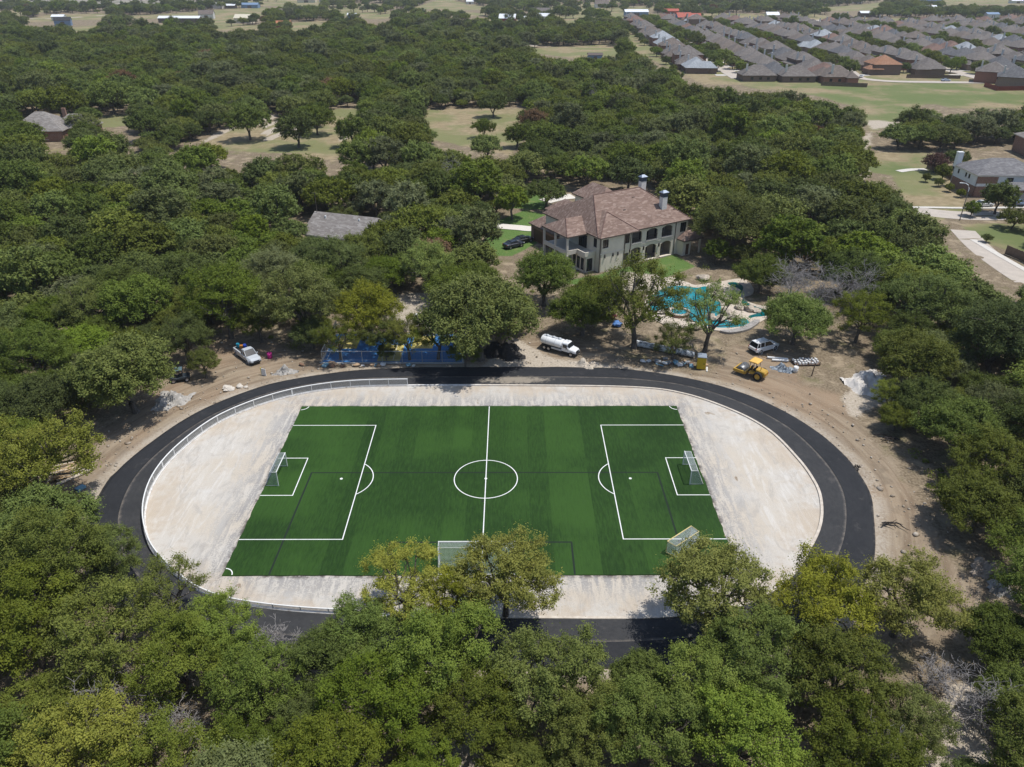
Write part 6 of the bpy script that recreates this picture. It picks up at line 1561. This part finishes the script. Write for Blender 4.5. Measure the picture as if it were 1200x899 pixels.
SX=lambda s:.055*(s-430)
cols=[(104,'left',90),(141,'right',-90),(168,'right',90),(206,'right',-90),(233,'right',90),(271,'right',-90),(298,'right',90),(336,'right',-90),(363,'right',90),(401,'right',-90),(428,'right',90),(466,'right',-90),(493,'right',90)]
streets=[122.5,187,252,317,382,447]
for ci,(x0,side,face) in enumerate(cols):
    n=0; y=443 if ci not in (0,) else 452
    if ci==0: y=455
    if ci in (1,2): y=428
    if 3<=ci<=5: y=448
    if ci>=6: y=440
    ymax=905 if ci<8 else 860
    k0=0
    while y<ymax:
        x=x0+SX(y)*1.0
        if abs(x)<y*.72+4 and not (y>800 and rr.random()<.25):
            k=int(rr.integers(0,4)); u=rr.random(); ro=0 if u<.46 else 1 if u<.76 else 2 if u<.88 else 4 if u<.93 else 5
            wa=int(rr.integers(0,3))
            if ci==0 and k0==0: ro,k=4,0
            if ci==3 and k0==0: ro,k=3,1
            if ci==2 and k0==0: ro=5
            lab=f"{RON[ro]} roofed house, {ORD[n]} from the field in the {ORD[ci]} column of the estate"
            house(x+rr.normal()*.5,y,R_(face+rr.normal()*2),k,ro,wa,lab,rr.random()<.75,k0==0 and ci<7,sc=float(rr.uniform(.98,1.1))); n+=1; k0+=1
            # garden and street trees
            sgn=-1 if face==90 else 1
            if rr.random()<.92: SUBTREES.append((x-sgn*13.6+rr.normal()*.8,y+rr.uniform(-6,6),rr.uniform(3.4,5.4),.62))
            if rr.random()<.65: SUBTREES.append((x+sgn*12.5,y+rr.uniform(-8,8),rr.uniform(2.2,3.8),.3))
        y+=20.5+rr.normal()*.6
# front row along the dry field
for k,(px,py,kk,ro,wa,l) in enumerate(((888,95,0,0,2,'grey roofed house at the left end of the front row by the field'),(934,96,0,0,2,'dark walled grey roofed house second in the front row by the field'),(979,97,2,1,1,'brownish roofed house third in the front row beside the board fence'),(1165,97,1,0,1,'red brick house with a grey roof at the right end of the field road'),(1192,104,1,2,0,'tan house behind the red fence at the right edge'))):
    a=G(px,py); house(a[0],a[1]+4,R_(180 if k<3 else 60),kk,ro,wa,l,True,True)
s_=MB()
for x in streets: strip_mb(s_,[(x+SX(y),y) for y in np.arange(425,935,12)],8.5,.12)
structure(s_.build('estate_street',M_ROAD))
s_=MB(); strip_mb(s_,open_spline([G(*q) for q in ((1000,88.5),(1012,92.5),(1045,95.5),(1100,96.5),(1150,97))],8),7,.125); strip_mb(s_,open_spline([G(*q) for q in ((1000,88.5),(990,80),(980,70))],8),8,.13)
structure(s_.build('field_road',M_ROAD))
s_=MB()
for x in streets:
    for y in np.arange(440,900,20.5):
        for sg in (-1,1):
            if rr.random()<.8: s_.box(x+SX(y)+(4.4 if sg>0 else -10),x+SX(y)+(10 if sg>0 else -4.4),y-2.6,y+2.6,-.02,.105+.01*sg)
structure(s_.build('driveway_slabs',M_CONC))
panel_fence('board_fence',[G(962,100.5),G(1016,102.5)],1.9,M_FW,'brown board fence at the foot of the third house by the field')
panel_fence('board_fence',[G(1153,101.5),G(1168,106.5),G(1206,106)],2.0,M_FR,'red stained board fence at the right end of the dry field')
panel_fence('board_fence',[G(1062,91.5),G(1125,92.5)],1.8,M_FW,'dark board fence along the road at the back of the dry field')
# ------------------------------------------------------------------ far farms and sheds
M_MET=mat('white_roof_metal',(0.74,0.76,0.78),.4,var=.05); M_BRED=mat('barn_red',(0.20,0.04,0.03),.8); M_CRM=mat('farm_cream',(0.60,0.55,0.43),.8); M_BLU=mat('shed_blue',(0.16,0.24,0.36),.6); M_ORR=mat('orange_tile',(0.42,0.17,0.09),.8); M_RED2=mat('bright_red_roof',(0.38,0.09,0.06),.7)
def shed(px,py,L,W,h,rise,rm,wm,label,rz=0,name='barn',cat='barn'):
    a=G(px,py); e=empty(name,(*a,0),R_(rz),label,cat)
    q=MB(); gable(q,-L/2-.4,L/2+.4,-W/2-.4,W/2+.4,h,rise); q.build('roof',[rm,rm],e)
    q=MB(); gable_walls(q,-L/2,L/2,-W/2,W/2,h-.15,rise); q.build('wall',wm,e)
    q=MB(); q.box(-L*.12,L*.12,-W/2-.1,-W/2-.01,0,h*.75); q.build('door',M_GUT,e); return e
for i,a in enumerate([
 (70,24,13,9,4,2,M_MET,M_SID,'white roofed shed beside the dark barn at the upper left',5),(75,30,15,11,5,3,M_BLK,M_BLU,'dark slate barn on the dry field at the upper left',20),
 (190,14,12,9,4,2,M_MET,M_SID,'small white shed by the trees at the upper left',0),(201,26.5,24,9,4.5,2,M_MET,M_GUT,'long white roofed shed left of the similar one at the wood edge',0),(225,26.5,20,9,4.5,2,M_MET,M_GUT,'second long white roofed shed at the wood edge',0),
 (199,39.5,15,10,3,2.5,M_ORR,M_CRM,'orange tiled house just inside the wood at the upper left',0),(248,10,34,12,5,2.5,M_MET,M_SID,'longest white roofed shed at the top left',0),(271,10,14,10,4,2,M_MET,M_GUT,'short white roofed shed right of the longest one',0),
 (294,9.5,24,12,4.5,2.5,M_BLU,M_BLU,'long blue grey shed at the top',0),(243,22,16,12,5,4,RO[1],M_SID,'brownish roofed farmhouse below the longest white shed',10),(287,27,18,12,5,3.5,M_CRM,M_CRM,'cream coloured farmhouse between fields at the top left',-5),
 (336,20.5,17,13,4.5,5,RO[1],M_SID,'grey roofed farmhouse among trees at the top',0),(333,32,14,9,3,3,M_ORR,M_BRED,'low red walled house below the grey farmhouse',0),(413,22,10,8,4,2,M_MET,M_BLU,'pale blue shed at the top left of centre',0),
 (360,3,30,14,5,2,M_MET,M_CRM,'long pale building at the very top edge left of centre',0),(381,2.5,18,12,5,2,M_MET,M_SID,'white building next to the long pale one at the top edge',0),(595,28,17,12,5.5,4,M_MET,M_BRED,'red walled barn with a white metal roof at the top centre',-8),
 (614,26,12,9,3.5,2.5,M_MET,M_SID,'small white roofed shed right of the red barn',-12),(634,20,20,14,5,5,RO[0],M_SID,'grey roofed house right of the red barn',-12),(637,23.5,14,9,4,3,M_MET,M_SID,'white roofed annex below the grey house right of the red barn',-20),
 (551,5,12,9,4,3,M_MET,M_SID,'white shed on the far hill at the top centre',0),(494,16,9,7,3.5,2,M_MET,M_SID,'tiny white shed in the trees left of the red barn',0),(697,70,9,6,3,1.2,M_GUT,M_BLU,'small blue shed on the dry strip beside the estate',0),
 (664,39.5,16,10,4,3,RO[0],M_SID,'grey roofed cottage hidden in trees left of the estate',0),(705,9,20,14,5,5,RO[1],M_SID,'large brownish house at the top right of centre',0),(745,19,28,14,5,2.5,M_MET,M_BLU,'white metal workshop at the top above the estate',0),
 (786,17.5,18,10,4.5,2.5,M_RED2,M_RED2,'bright orange red shed above the estate street',0),(913,4,16,10,4,2.5,M_MET,M_SID,'white roofed house at the very top right of centre',8),(1001,4,22,12,6,3,M_MET,M_SID,'bright white house on bare ground at the top right',0),
 (1015,20,18,10,4.5,2,M_MET,M_GUT,'white roofed shed above the estate at the right',0),(1056,18.5,16,10,4,2,M_MET,M_SID,'white shed right of the similar one above the estate',0),(1089,14,14,11,5,3,M_MET,M_CRM,'white house with a pale yard at the upper right',0),
 (1090,3,30,14,4,3,M_BLU,M_BLU,'long blue roofed house at the top right edge',0),(1161,21,14,9,4,2,M_BLU,M_SID,'blue roofed shed on the dry field at the right',0),(1191,4,22,10,4,2,M_MET,M_SID,'white long roof at the top right corner',0),
 (904,22.5,14,10,4.5,3,M_MET,M_CRM,'white roofed house on the far side of the estate',0),(800,26,16,12,5,4.5,M_RED2,M_BLU,'blue walled house with a red roof at the end of the estate street',10),(781,28,16,12,5,4.5,RO[5],M_BRK,'brick house with a rusty roof at the end of the estate street',-10),(812,27,14,12,5,4.5,M_RED2,M_CRM,'cream gabled house with a red roof at the end of the estate street',0)]):
    shed(*a[:8],a[8],a[9],name='barn' if 'barn' in a[8] or 'shed' in a[8] else 'farmhouse',cat='barn' if 'barn' in a[8] or 'shed' in a[8] else 'house')
far_wood()
def loose_stones():
    rs=np.random.default_rng(44); x=rs.uniform(-75,80,9000); y=rs.uniform(40,118,9000)
    ud=np.hypot(x-C0[0],y-C0[1])-rpolar(x,y,ROUT)
    k=(ud>.35)&(signed_dist(x,y,CLEAR_DIRT)>-1.5)&(rs.random(9000)<np.clip(1.1-ud/9,.22,1))
    x,y,ud=x[k],y[k],ud[k]
    bm=bmesh.new(); bmesh.ops.create_icosphere(bm,subdivisions=1,radius=1); bm.verts.index_update()
    bv=np.array([v.co for v in bm.verts]); bf=np.array([[v.index for v in f.verts] for f in bm.faces]); bm.free()
    n=len(x); s=np.exp(rs.normal(-2.45,.5,n)); J=1+rs.normal(size=(n,len(bv),1))*.16
    A=rs.uniform(0,6.28,n); c_,s_=np.cos(A),np.sin(A); Vb=bv[None]*J*s[:,None,None]*np.stack([rs.uniform(.8,1.5,n),np.ones(n),rs.uniform(.45,.8,n)],1)[:,None,:]
    V=np.stack([Vb[...,0]*c_[:,None]-Vb[...,1]*s_[:,None]+x[:,None],Vb[...,0]*s_[:,None]+Vb[...,1]*c_[:,None]+y[:,None],Vb[...,2]+.06],2).reshape(-1,3)
    F=(bf[None]+np.arange(n)[:,None,None]*len(bv)).reshape(-1,3)
    b=NB('loose_stone'); nn=b.noise(b.pos(),1.3,5,.7); m=b.done(b.principled(b.mix(b.ss(nn,.35,.65),(0.23,0.18,0.13),(0.48,0.43,0.36)),.95,0,None,.1))
    o=bpy.data.objects.new('gravel',mesh_np('gravel',V,F,m)); COL.objects.link(o); tag(o,'loose stones strewn over the bare soil around the track','gravel',None,'stuff')
def undergrowth():
    rs=np.random.default_rng(45); x=rs.uniform(-110,120,60000); y=np.exp(rs.uniform(math.log(26),math.log(150),60000))
    sd=signed_dist(x,y,CLEAR_DIRT); k=(sd<-.6)&visible(x,y,5)
    for P_ in PALE_W+LAWNS_W+[GAP_W[0],GAP_W[2],GAP_W[3],GAP_W[4]]: k&=signed_dist(x,y,P_)<-1
    k&=~(signed_dist(x,y,GP([(600,395),(620,370),(700,345),(740,330),(900,330),(985,400),(1000,440),(985,468),(930,445),(760,440)]))>0)
    k&=(rs.random(60000)<np.where(sd>-5,.05,.022)*np.clip((fnoise(x,y,9,61)-.38)*6,0,1.6))
    x,y=x[k],y[k]; n=len(x); per=90; R=rs.uniform(.35,1.25,n)
    d=rs.normal(size=(n,per,3)); d/=np.linalg.norm(d,axis=2)[...,None]; d[...,2]=np.abs(d[...,2])
    Q=d*(R[:,None]*rs.uniform(.55,1.05,(n,per)))[...,None]*np.array([1,1,.75])+np.stack([x,y,np.zeros(n)],1)[:,None,:]
    Q=Q.reshape(-1,3); N=d.reshape(-1,3)+np.array([0,0,.5])+rs.normal(size=Q.shape)*.5; N/=np.linalg.norm(N,axis=1)[:,None]
    T=np.cross(N,rs.normal(size=N.shape)); T/=np.linalg.norm(T,axis=1)[:,None]+1e-9; B=np.cross(N,T); s=.12*rs.uniform(.6,1.3,len(Q))[:,None]
    V=np.stack([Q-T*s,Q-B*s*.55,Q+T*s,Q+B*s*.55],1).reshape(-1,3); F=np.arange(len(V)).reshape(-1,4)
    o=bpy.data.objects.new('undergrowth',mesh_np('undergrowth',V,F,LEAF['olive'])); COL.objects.link(o); tag(o,'low scrub growing between the trunks and along the wood edge','undergrowth',None,'stuff')
loose_stones(); undergrowth()
# ------------------------------------------------------------------ haze, sun, sky, camera
b=NB('air'); v=b.n('ShaderNodeVolumePrincipled'); v.inputs['Color'].default_value=(0.86,0.90,0.95,1); v.inputs['Density'].default_value=0.00011; v.inputs['Anisotropy'].default_value=0.2
b.nt.links.new(v.outputs[0],b.out.inputs['Volume'])
q=MB(); q.box(-1760,1760,-240,2780,-1.6,60); hz=q.build('haze',b.m); hz['kind']='stuff'
SUNV=Vector((0.36,0.03,1.0)).normalized()
el=math.asin(SUNV.z); azm=math.atan2(SUNV.x,SUNV.y)
W=bpy.data.worlds.new('World'); S.world=W; W.use_nodes=True; nt=W.node_tree
bg=nt.nodes['Background']; sk=nt.nodes.new('ShaderNodeTexSky'); sk.sky_type='NISHITA'; sk.sun_disc=False; sk.sun_elevation=el; sk.sun_rotation=azm; sk.altitude=200; sk.air_density=1.0; sk.dust_density=1.2
nt.links.new(sk.outputs[0],bg.inputs[0]); bg.inputs[1].default_value=0.14
ld=bpy.data.lights.new('sun','SUN'); ld.energy=4.2; ld.angle=R_(.53); ld.color=(1,.97,.92)
lo=bpy.data.objects.new('sun',ld); COL.objects.link(lo); lo.rotation_euler=SUNV.to_track_quat('Z','Y').to_euler(); lo.location=(60,40,150)
cd=bpy.data.cameras.new('camera'); co=bpy.data.objects.new('camera',cd); COL.objects.link(co)
co.location=(0,0,CAM_H); co.rotation_euler=(math.pi/2-math.atan(KPX/FPX),0,-YAW); cd.sensor_width=36; cd.lens=FPX/1200*36; cd.clip_end=6000; cd.clip_start=.5
S.camera=co
S.view_settings.view_transform='Standard'; S.view_settings.look='None'; S.view_settings.exposure=0.0; S.view_settings.gamma=1; S.view_settings.use_curve_mapping=False
S.cycles.max_bounces=6; S.cycles.diffuse_bounces=2; S.cycles.glossy_bounces=2; S.cycles.transmission_bounces=3; S.cycles.transparent_max_bounces=4; S.cycles.volume_bounces=0
S.cycles.use_denoising=True
S.cycles.sample_clamp_indirect=4.0
print('houses',NH)
